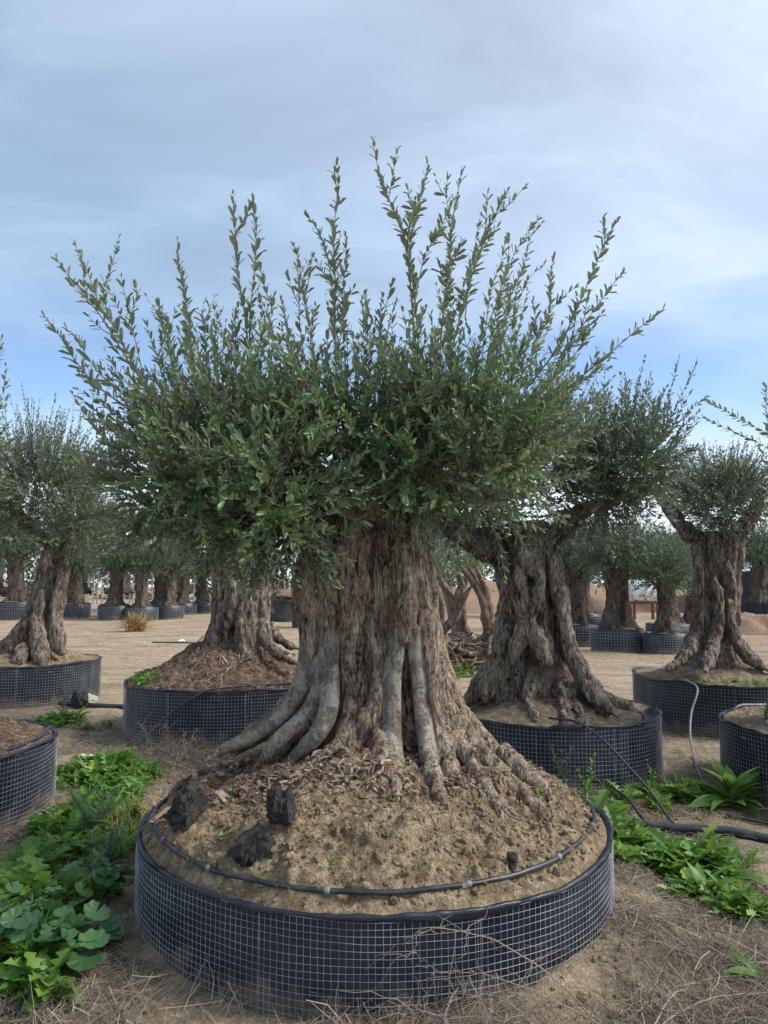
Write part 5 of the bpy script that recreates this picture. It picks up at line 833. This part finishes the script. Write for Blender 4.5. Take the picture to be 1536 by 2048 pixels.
def straw(name, label, n, xr, yr, seed, length, width, dens=0.0, lift=0.012, tilt=0.12):
    r = np.random.default_rng(seed); x = r.uniform(*xr, n*3); y = r.uniform(*yr, n*3)
    k = fbm(xyz(x*1.6, y*1.6), 3, seed) + r.normal(0, 0.25, n*3) > dens
    for P in POTS.values(): k &= np.hypot(x-P[0], y-P[1]) > P[2]+0.02
    k &= np.abs(x) < y*0.62+0.35
    x, y = x[k][:n], y[k][:n]; n = len(x); az = r.uniform(0, 6.283, n); X, Y, Z = frames_out(az, r.normal(0, tilt, n), r.normal(0, 0.4, n), r); L = r.uniform(*length, n)[:, None]
    S = np.sign(r.uniform(-1, 1, n))[:, None]; bend = r.normal(0, 0.6, n)[:, None]
    pos = np.stack([x, y, gz(x, y)+r.uniform(0.002, lift, n)], -1)
    acc = Acc(); W = r.uniform(*width, n)[:, None]
    V = BENT[0]; P4 = pos[:, None] + V[None, :, 0:1]*(X*L)[:, None] + V[None, :, 1:2]*(Y*W)[:, None] + V[None, :, 2:3]*((Z*np.abs(bend) + Y*bend*1.6)*L)[:, None]
    off = (np.arange(n)*8)[:, None, None]; acc.V.append(P4.reshape(-1, 3)); acc.n += n*8; acc.Q.append((BENT[2][None]+off).reshape(-1, 4)); acc.aQ.append(np.repeat(r.uniform(0, 1, n), 3))
    return tag(link(name, acc.build(name), M['straw']), label, 'straw', kind='stuff')
straw('dry_straw', 'grey dry straw and stalks covering the foreground soil', 26000, (-1.9, 2.0), (2.2, 4.4), 91, (0.04, 0.20), (0.001, 0.0026), -0.15, 0.03, 0.2)
straw('dry_straw', 'litter of dry stalks around the back planters', 20000, (-4.5, 4.5), (4.4, 9.5), 92, (0.05, 0.22), (0.002, 0.0045), -0.2, 0.03, 0.2)
straw('dry_straw', 'thin scatter of dry stalks on the pale lane', 5000, (-12, 12), (9.5, 24), 93, (0.08, 0.3), (0.004, 0.009), 0.2, 0.02)
straw('dry_stalks', 'taller dead grass stalks bristling over the lower right foreground', 2600, (-0.2, 2.0), (2.3, 3.4), 96, (0.08, 0.30), (0.0012, 0.0028), 0.0, 0.09, 0.55)
straw('dry_stalks', 'dead grass stalks bristling in the lower left foreground', 800, (-1.9, -0.5), (2.2, 3.0), 97, (0.08, 0.26), (0.0012, 0.0028), -0.1, 0.08, 0.5)
straw('dry_stalks', 'grey dead stalks standing around the mulch filled planter', 1800, (-2.8, -1.2), (4.9, 7.4), 98, (0.10, 0.32), (0.0016, 0.0034), 0.0, 0.10, 0.6)
# straw and root fibres on the mounds
r_ = np.random.default_rng(94); acc = Acc()
def fibres(acc, key, zf, n, length, width, r, rmax=0.95):
    cx, cy, R, H = POTS[key]; q = R*rmax*np.sqrt(r.uniform(0.04, 1, n)); a = r.uniform(0, 6.283, n); x, y = cx+q*np.cos(a), cy+q*np.sin(a); z = zf(q, a)
    az = r.uniform(0, 6.283, n); e = 0.02; sl = -(zf(q+e, a)-zf(q-e, a))/(2*e); el = -sl*np.cos(az-a) + r.normal(0, 0.15, n)
    X, Y, Z = frames_out(az, el, r.normal(0, 0.5, n), r); L = r.uniform(*length, n)[:, None]; W = r.uniform(*width, n)[:, None]
    inst(acc, BENT, np.stack([x, y, z+0.008], -1), X*L, Y*W, Z*L, r.uniform(0, 1, n))
fibres(acc, 'main', lambda q, a: SURF(-0.05+q*np.cos(a), 4.01+q*np.sin(a)), 1400, (0.02, 0.10), (0.0008, 0.002), r_); fibres(acc, 'C', lambda r, A: 0.49 + 0.50*np.clip(1-(np.maximum(r-0.25, 0)/0.82), 0, 1)**1.25, 1500, (0.04, 0.16), (0.004, 0.010), r_)
fibres(acc, 'E', lambda r, A: 0.42 + 0.30*np.clip(1-(np.maximum(r-0.2, 0)/0.8), 0, 1)**1.1, 900, (0.03, 0.12), (0.002, 0.006), r_); fibres(acc, 'B', lambda r, A: 0.45 + 0*r, 500, (0.03, 0.1), (0.002, 0.005), r_); fibres(acc, 'G', lambda r, A: 0.47+0*r, 600, (0.03, 0.1), (0.002, 0.005), r_)
tag(link('root_fibres', acc.build('root_fibres'), M['straw']), 'loose root fibres and straw lying on the planter mounds', 'straw', kind='stuff')
r_ = np.random.default_rng(95); n = 7000; x = r_.uniform(-2, 2, n); y = r_.uniform(2.2, 7.5, n); k = np.ones(n, bool)
for P_ in POTS.values(): k &= np.hypot(x-P_[0], y-P_[1]) > P_[2]
x, y = x[k], y[k]; acc = Acc(); clods(acc, np.stack([x, y, gz(x, y)+0.003], -1), np.clip(r_.gamma(1.4, 0.005, len(x)), 0.0015, 0.04), r_)
tag(link('ground_clods', acc.build('ground_clods'), M['ground']), 'small clods and pebbles scattered over the foreground soil', 'clods', kind='stuff')
# ---------------------------------------------------------------- far rows
def far_tree_proto(seed, h, leaf_n, crown_r, crown_h, twin=False, leafm='leaf_far'):
    r = np.random.default_rng(seed); root = empty('potted_olive_tree', (0, 0, 0)); s = []
    for (ox, sc) in (((-0.22, 0.75), (0.24, 0.7)) if twin else ((0, 1.0),)):
        lean = r.normal(0, 0.1); s.append([(ox, 0, 0.5, 0.34*sc), (ox+lean*0.3, 0, 0.9, 0.24*sc), (ox+lean, 0, 0.5+h*0.6, 0.21*sc), (ox+lean, 0, 0.5+h, 0.27*sc)])
        for k in range(5):
            a = k*1.26+r.uniform(0, 0.6); s.append([(ox+0.45*sc*math.cos(a), 0.45*sc*math.sin(a), 0.5, 0.06), (ox+0.24*sc*math.cos(a), 0.24*sc*math.sin(a), 0.75, 0.08*sc), (ox+lean+0.17*sc*math.cos(a+.4), 0.17*sc*math.sin(a+.4), 0.5+h*0.6, 0.08*sc), (ox+lean+0.22*sc*math.cos(a+.6), 0.22*sc*math.sin(a+.6), 0.45+h, 0.07*sc), (ox+lean+0.6*math.cos(a+.6), 0.6*math.sin(a+.6), 0.8+h, 0.035)])
    link('trunk', strands_mesh('trunk', s, 0.04, (), 0.02, seed), M['bark_far'], root)
    paths = crown_fill((0, 0, 0.95+h), (crown_r, crown_r, crown_h), leaf_n, r, (0.35, 0.7), 0.35, flat_bottom=-0.95)
    fm, _ = foliage_mesh('crown', paths, r, 0.10, 0.055, 0.0, 0.0); tag(link('crown', fm, M[leafm], root), kind='stuff')
    return root
def far_pot_proto(seed, R, H):
    root = empty('wire_pot', (0, 0, 0)); RF = pot_shape(seed, R); n = 72; th = np.linspace(0, 2*math.pi, n, endpoint=False); j = np.arange(n); jn = (j+1) % n
    prof = [(1.0, -0.1), (1.0, H*0.5), (1.0, H), (0.97, H+0.01), (0.96, H-0.05)]
    V = np.concatenate([np.stack([RF(th)*a*np.cos(th), RF(th)*a*np.sin(th), np.full(n, z)], -1) for a, z in prof]); Q = np.concatenate([np.stack([i*n+j, i*n+jn, (i+1)*n+jn, (i+1)*n+j], -1) for i in range(4)])
    link('liner', mesh('liner', V, None, Q, smooth=True), M['liner'], root)
    acc = Acc(); cell = 0.075
    for a in np.arange(0, 2*math.pi, cell/R):
        V, T, Q = tube(np.array([[ (R+.012)*math.cos(a), (R+.012)*math.sin(a), -0.1], [(R+.012)*math.cos(a), (R+.012)*math.sin(a), H-0.03]]), 0.004, 3, False); acc.add(V, T, Q)
    for z in np.arange(0, H, cell): ring_tube(acc, 0, 0, R+.014, z, 0.004, 60, 3)
    tag(link('wire_mesh', acc.build('wire_mesh', True), M['wire'], root), kind='stuff')
    rho = np.linspace(0, 0.97, 8); A, Rh = np.meshgrid(th, rho); Z = H-0.06+0.2*(1-Rh)**1.2 + 0.03*fbm(xyz(Rh*np.cos(A)*3, Rh*np.sin(A)*3), 3, seed)
    V = np.stack([Rh*R*np.cos(A), Rh*R*np.sin(A), Z], -1).reshape(-1, 3); Q = np.concatenate([np.stack([i*n+j, (i+1)*n+j, (i+1)*n+jn, i*n+jn], -1) for i in range(7)])
    link('soil', mesh('soil', V, None, Q, smooth=True), M['grey_soil'], root)
    return root
used = set()
def place(proto, x, y, rz, s, label, cat, group):
    if proto.name not in used: used.add(proto.name); o = proto
    else:
        o = proto.copy(); COL.objects.link(o)
        for ch in list(proto.children):
            c = ch.copy(); COL.objects.link(c); c.parent = o
    o.location = gp(x, y); o.rotation_euler = (0, 0, rz); o.scale = (s, s, s); return tag(o, label, cat, group)
T1 = far_tree_proto(101, 1.5, 420, 1.55, 0.95); T2 = far_tree_proto(102, 1.4, 400, 1.45, 0.9); T3 = far_tree_proto(103, 1.45, 400, 1.45, 0.95, True); P1 = far_pot_proto(104, 0.68, 0.6)
ORD = ['first', 'second', 'third', 'fourth', 'fifth', 'sixth', 'seventh', 'eighth', 'ninth', 'tenth', 'eleventh', 'twelfth']
row = [(-16.4, 33.5, 1.25), (-14.3, 34.6, 1.1), (-11.75, 32.8, 1.05), (-10.5, 32.6, 1.0), (-9.75, 34.0, 1.0), (-10.3, 38.5, 1.0), (-9.9, 41.0, 1.0), (-8.6, 41.8, 1.0), (-7.0, 42.5, 1.0), (-20.5, 37.0, 1.2)]
for k, (x, y, s) in enumerate(row):
    place(P1, x, y, k*0.8, s*0.98, f'black wire pot in the far left row, {ORD[k]} of the row', 'pot', 'pots of the far left row')
    place((T1, T2, T1, T2)[k % 4], x, y, k*1.1, s*1.08, f'distant potted olive of the far left row, {ORD[k]} of the row', 'olive tree', 'olives of the far left row')
row2 = [(-19.0, 35.2), (-13.0, 36.2), (-8.0, 39.5), (-12.2, 41.0), (-15.8, 38.6), (-22.5, 41.5)]
for k, (x, y) in enumerate(row2):
    place(P1, x, y, k*0.9, 1.0, f'black wire pot standing behind the far left row, {ORD[k]} of six', 'pot', 'pots behind the far left row')
    place((T2, T1)[k % 2], x, y, k*1.9+1, 1.1, f'potted olive standing between the far left rows, {ORD[k]} of six', 'olive tree', 'olives between the far left rows')
back = [(-24, 46), (-18.5, 45), (-15.5, 44), (-12.7, 46), (-5.0, 50), (-1.2, 52), (-27, 40), (-9.5, 47), (2.6, 50), (6.0, 52)]
for k, (x, y) in enumerate(back):
    place((T2, T1)[k % 2], x, y, k*0.7+2, 2.0, f'hazy olive standing behind the far left row, {ORD[k]} of ten', 'olive tree', 'olives behind the far left row')
right = [(5.55, 17.9, T3, 1.0, 'twin trunk olive in a wire pot right of the stout olive'), (7.5, 19.8, T2, 0.95, 'bent short olive in a wire pot beside the white tank'), (8.9, 21.6, T1, 0.95, 'olive in a pot half hidden behind the far right trunk'),
         (6.75, 25.5, T2, 1.1, 'dark olive in a pot just right behind the stout trunk'), (5.1, 19.7, T1, 1.0, 'olive in a pot hidden partly by the stout olive trunk'), (6.45, 17.2, T2, 0.8, 'small olive in a low pot left of the far right planter'), (9.9, 23.6, T3, 1.0, 'olive between the far right trunk and the soil heap')]
for k, (x, y, t, s, lab) in enumerate(right):
    place(P1, x, y, k*0.5, s*0.9, 'wire pot carrying the ' + lab.split(' in a')[0].split(' between')[0] + (' of the right yard' if k < 3 else f', {ORD[k]} of the right yard'), 'pot', 'pots of the right yard')
    place(t, x, y, k*1.3+0.4, s*0.98, lab, 'olive tree', 'olives of the right yard')
far2 = [(17.3, 34.5, T2), (13.5, 40, T1), (17.5, 42, T2), (10.5, 46, T1), (22, 44, T1), (7.0, 36, T2), (26, 46, T2)]
for k, (x, y, t) in enumerate(far2): place(t, x, y, k*1.7, 1.35, f'pale distant olive behind the right yard, {ORD[k]} from the soil bank', 'olive tree', 'distant olives behind the right yard')
# uprooted olive heap between the central and the stout olive
def uprooted(label, x, y, seed, h, n):
    r = np.random.default_rng(seed); root = empty('uprooted_olive', gp(x, y)); tag(root, label, 'uprooted tree', 'uprooted olives in the lane'); s = []; z0 = float(gz(x, y))
    for k in range(n):
        a = r.uniform(0, 6.283); b = r.uniform(-0.6, 0.6)
        s.append([(x+0.9*math.cos(a), y+0.6*math.sin(a), z0+r.uniform(0, 0.3), 0.02), (x+0.45*math.cos(a), y+0.3*math.sin(a), z0+0.35, 0.045), (x+0.08*math.cos(a), y, z0+0.6, 0.075), (x+b*0.25, y+0.1*math.sin(a), z0+h*0.55, 0.07), (x+b*0.6, y+0.15*math.sin(a), z0+h*0.85, 0.05), (x+b*1.1, y+0.3*math.sin(a), z0+h*1.1, 0.03)])
    link('trunk', strands_mesh('trunk', s, 0.022, (), 0.012, seed, wobble=0.05), M['root'], root)
    acc = Acc()
    for k in range(60):
        a = r.uniform(0, 6.283); c = np.array([x+r.normal(0, 0.4), y+r.normal(0, 0.3), z0+r.uniform(0.1, 0.5)]); d = np.array([math.cos(a), 0.6*math.sin(a), r.uniform(-0.4, 0.4)])
        p = c + d*np.linspace(0, 1, 6)[:, None]*r.uniform(0.3, 0.9) + r.normal(0, 0.05, (6, 3)); p[:, 2] = np.maximum(p[:, 2], z0+0.01); V, T, Q = tube(p, np.linspace(0.02, 0.006, 6), 4, False); acc.add(V, T, Q)
    tag(link('roots', acc.build('roots', True), M['root'], root), kind='stuff')
    return root
uprooted('tangle of bare uprooted olive roots right of the central trunk', 1.05, 13.6, 111, 1.5, 5)
uprooted('uprooted olive stump with spread roots beside the stout olive', 2.05, 14.2, 112, 1.7, 6)
uprooted('dark uprooted olive lying between the other two stumps', 1.55, 15.2, 113, 1.6, 5)
r = np.random.default_rng(114); acc = Acc()
V, F = ico2(3); d = 1+0.35*fbm(V*2.2, 4, 8); V = V*d[:, None]*np.array([1.0, 0.8, 0.34]); V[:, 2] = np.maximum(V[:, 2], -0.1)
o = link('mulch_heap', mesh('mulch_heap', V, F, smooth=True), M['mulch']); o.location = gp(1.6, 14.6); tag(o, 'red brown heap of root mulch under the uprooted stumps', 'heap')
# bush behind the stumps with fresh leaves
def bush(label, x, y, h, w, seed, leafm, n, leaf_len=0.09):
    r = np.random.default_rng(seed); root = empty('bush', gp(x, y)); tag(root, label, 'bush'); z0 = float(gz(x, y)); acc = Acc(); paths = []
    for k in range(9):
        a = r.uniform(0, 6.283); p = [(x, y, z0), (x+0.35*w*math.cos(a), y+0.35*w*math.sin(a), z0+h*0.5), (x+0.7*w*math.cos(a), y+0.7*w*math.sin(a), z0+h*0.8)]; V, T, Q = tube(curve(p, 10), np.linspace(0.05, 0.015, 10), 6, False); acc.add(V, T, Q)
    link('stems', acc.build('stems', True), M['twig'], root)
    fm, _ = foliage_mesh('foliage', crown_fill((x, y, z0+h*0.7), (w, w, h*0.4), n, r, (0.3, 0.7), 0.4), r, leaf_len, 0.05, 0.0, 0.0, 0.6); tag(link('foliage', fm, leafm, root), kind='stuff')
bush('leafy green olive bush behind the uprooted stumps', 1.7, 17.5, 2.6, 0.9, 121, M['leaf_main'], 120)
bush('pale green bush beyond the lane beside the central trunk', 1.6, 30.0, 3.6, 1.8, 122, M['leaf_far'], 170, 0.14)
bush('pale bush beyond the far black pots', -3.5, 46.0, 3.0, 2.2, 123, M['leaf_far'], 150, 0.16)
# dry grass tuft in the lane
def dry_bush(label, x, y, n, ln, seed):
    r = np.random.default_rng(seed); acc = Acc(); tuft(acc, BLADE, x, y, n, ln, r, (0.15, 1.4), 0.25, spread=0.12); tag(link('dry_bush', acc.build('dry_bush'), M['gold']), label, 'dry bush')
dry_bush('golden dry grass tuft on the lane before the far pots', -8.3, 25.2, 380, (0.4, 0.85), 131)
# tapered black nursery pots
def nursery_pot(label, x, y, R, h, lean, seed):
    n = 40; th = np.linspace(0, 2*math.pi, n, endpoint=False); j = np.arange(n); jn = (j+1) % n
    prof = [(0.0, 0.0), (0.72, 0.0), (0.97, h-0.07), (1.04, h-0.07), (1.05, h), (0.99, h), (0.70, 0.05), (0.0, 0.05)]
    V = np.concatenate([np.stack([a*R*np.cos(th), a*R*np.sin(th), np.full(n, z)], -1) for a, z in prof]); Q = np.concatenate([np.stack([i*n+j, i*n+jn, (i+1)*n+jn, (i+1)*n+j], -1) for i in range(len(prof)-1)])
    o = link('nursery_pot', mesh('nursery_pot', V, None, Q, smooth=False), M['pot']); o.location = gp(x, y, 0.0); o.rotation_euler = (lean, 0, seed); tag(o, label, 'pot', 'empty black nursery pots')
nursery_pot('empty black tapered pot, front one seen left of the central trunk', -4.35, 31.6, 0.62, 0.92, 0, 1)
nursery_pot('empty black tapered pot half hidden by the grey left trunk', -5.5, 31.9, 0.62, 0.92, 0, 2)
nursery_pot('empty black tapered pot behind the front tapered pot', -4.9, 33.5, 0.66, 1.0, 0, 3)
nursery_pot('tall black pot touching the edge of the central trunk', -2.95, 27.2, 0.5, 1.0, 0, 4)
nursery_pot('empty black tapered pot at the back right of the group', -3.7, 33.8, 0.66, 1.0, 0, 5)
# white tank on its rusty stand
def tank(x, y):
    root = empty('water_tank', gp(x, y)); tag(root, 'white tank with rust spots on a red brown stand at the right', 'tank'); z0 = float(gz(x, y)); n = 32; u = np.linspace(0, 1, 17); th = np.linspace(0, 2*math.pi, n, endpoint=False)
    L = 1.0; prof = [(-L+0.28*(1-math.cos(a))-0.0, 0.50*math.sin(a)) for a in np.linspace(0.02, math.pi/2, 7)]; prof = prof + [(-p, q) for p, q in prof[::-1]]
    V = np.concatenate([np.stack([np.full(n, p), q*np.cos(th), q*np.sin(th)], -1) for p, q in prof]); j = np.arange(n); jn = (j+1) % n
    Q = np.concatenate([np.stack([i*n+j, (i+1)*n+j, (i+1)*n+jn, i*n+jn], -1) for i in range(len(prof)-1)]); V[:, 0] *= 0.62
    V = V + np.array([x, y, z0+1.22]); link('tank_body', mesh('tank_body', V, None, Q, smooth=True), M['tank'], root)
    def box(name, cx, cy, cz, sx, sy, sz, mat=M['rust']):
        V = np.array([(a, b, c) for a in (-1, 1) for b in (-1, 1) for c in (-1, 1)], float)*np.array([sx, sy, sz])/2 + np.array([cx, cy, cz]); link(name, mesh(name, V, None, [(0, 1, 3, 2), (4, 6, 7, 5), (0, 4, 5, 1), (2, 3, 7, 6), (0, 2, 6, 4), (1, 5, 7, 3)]), mat, root)
    box('cradle', x, y-0.25, z0+0.74, 1.3, 0.12, 0.12); box('cradle', x, y+0.25, z0+0.74, 1.3, 0.12, 0.12)
    for sx in (-0.5, 0.5):
        for sy in (-0.3, 0.3): box('leg', x+sx, y+sy, z0+0.33, 0.1, 0.1, 0.72)
    V, T, Q = tube(np.array([[x-0.1, y, z0+1.66], [x-0.1, y, z0+1.78], [x-0.1, y, z0+1.79]]), np.array([0.16, 0.16, 0.12]), 16, True); link('filler_cap', mesh('filler_cap', V, T, Q), M['tank'], root)
tank(11.2, 32.4)
# shade house at the right edge
def shade_house():
    x0, x1, y0, y1, h = 19.3, 30.0, 37.0, 47.0, 2.3; root = empty('shade_house', (x0, y0, 0)); tag(root, 'dark netted shade house with pale roof at the right edge', 'shade house')
    def quad(name, P, mat, th=0.03):
        P = np.array(P, float); nrm = unit(np.cross(P[1]-P[0], P[3]-P[0])); V = np.vstack([P, P+nrm*th]); link(name, mesh(name, V, None, [(3, 2, 1, 0), (4, 5, 6, 7), (0, 1, 5, 4), (1, 2, 6, 5), (2, 3, 7, 6), (3, 0, 4, 7)]), mat, root)
    quad('net_wall', [(x0, y0, -0.1), (x1, y0, -0.1), (x1, y0, h*0.97), (x0, y0, h*0.97)], M['net']); quad('net_wall', [(x0, y1, -0.1), (x0, y0+0.05, -0.1), (x0, y0+0.05, h*0.97), (x0, y1, h*0.97)], M['net'])
    m = 5
    for k in range(m):
        a, b = y0+(y1-y0)*k/m, y0+(y1-y0)*(k+1)/m; quad('roof_strip', [(x0-0.3, a+0.04, h+0.1*k), (x1, a+0.04, h+0.1*k), (x1, b-0.04, h+0.28+0.1*k), (x0-0.3, b-0.04, h+0.28+0.1*k)], M['roof'])
    for k in range(7):
        x = x0+k*1.9; V, T, Q = tube(np.array([[x, y0-0.12, -0.1], [x, y0-0.12, h*0.55], [x, y0-0.12, h]]), 0.06, 8, True); link('post', mesh('post', V, T, Q, smooth=True), M['post'], root)
shade_house()
# cypress behind the shade house
def conifer(label, x, y, h, w, seed):
    r = np.random.default_rng(seed); root = empty('cypress_tree', gp(x, y)); tag(root, label, 'cypress'); z0 = float(gz(x, y))
    V, T, Q = tube(np.array([[x, y, z0], [x, y, z0+h*0.5], [x, y, z0+h]]), np.array([0.14, 0.08, 0.02]), 8, True); link('trunk', mesh('trunk', V, T, Q), M['bark_far'], root)
    acc = Acc(); n = 2600; f = r.uniform(0.06, 1, n); rr = w*(1-f)**0.75*np.sqrt(r.uniform(0.2, 1, n)); a = r.uniform(0, 6.283, n); X, Y, Z = frames_out(a, r.uniform(0.4, 1.3, n), r.normal(0, 0.6, n), r); L = r.uniform(0.25, 0.5, n)[:, None]
    inst(acc, LANCE, np.stack([x+rr*np.cos(a), y+rr*np.sin(a), z0+f*h*0.96], -1), X*L, Y*L, Z*L, r.uniform(0, 0.5, n)); tag(link('crown', acc.build('crown'), M['bluegreen'], root), kind='stuff')
conifer('slim dark cypress rising beside the shade house roof', 24.2, 52, 4.6, 0.9, 141)
# stake fence far left behind the pots
def stake_fence():
    root = empty('stake_fence', (-14, 58, 0)); tag(root, 'pale stake fence beyond the far left olives', 'fence'); r = np.random.default_rng(151)
    for k in range(70):
        x = -26+k*0.36+r.normal(0, 0.04); y = 60+0.02*x; z = float(gz(x, y)); h = r.uniform(2.2, 2.8); V, T, Q = tube(np.array([[x, y, z-0.1], [x+r.normal(0, 0.03), y, z+h]]), 0.06, 5, True); link('stake', mesh('stake', V, T, Q), M['post'], root)
stake_fence()
# woods closing the horizon
r = np.random.default_rng(161); acc = Acc()
for k in range(46):
    x = -70+k*2.9+r.normal(0, 0.8); y = 76+r.uniform(0, 8); h = r.uniform(4.0, 7.0); n = 420; p = r.normal(size=(n, 3)); p = unit(p)*r.uniform(0.5, 1, (n, 1))**0.5; X, Y, Z = rand_frames(n, r); L = r.uniform(0.35, 0.7, n)[:, None]
    inst(acc, OVAL, np.stack([x+p[:, 0]*2.4, y+p[:, 1]*1.8, h*0.5+p[:, 2]*h*0.55], -1), X*L, Y*L, Z*L, r.uniform(0, 1, n))
tag(link('distant_trees', acc.build('distant_trees'), M['leaf_far']), 'pale line of trees closing the horizon', 'trees', kind='stuff')
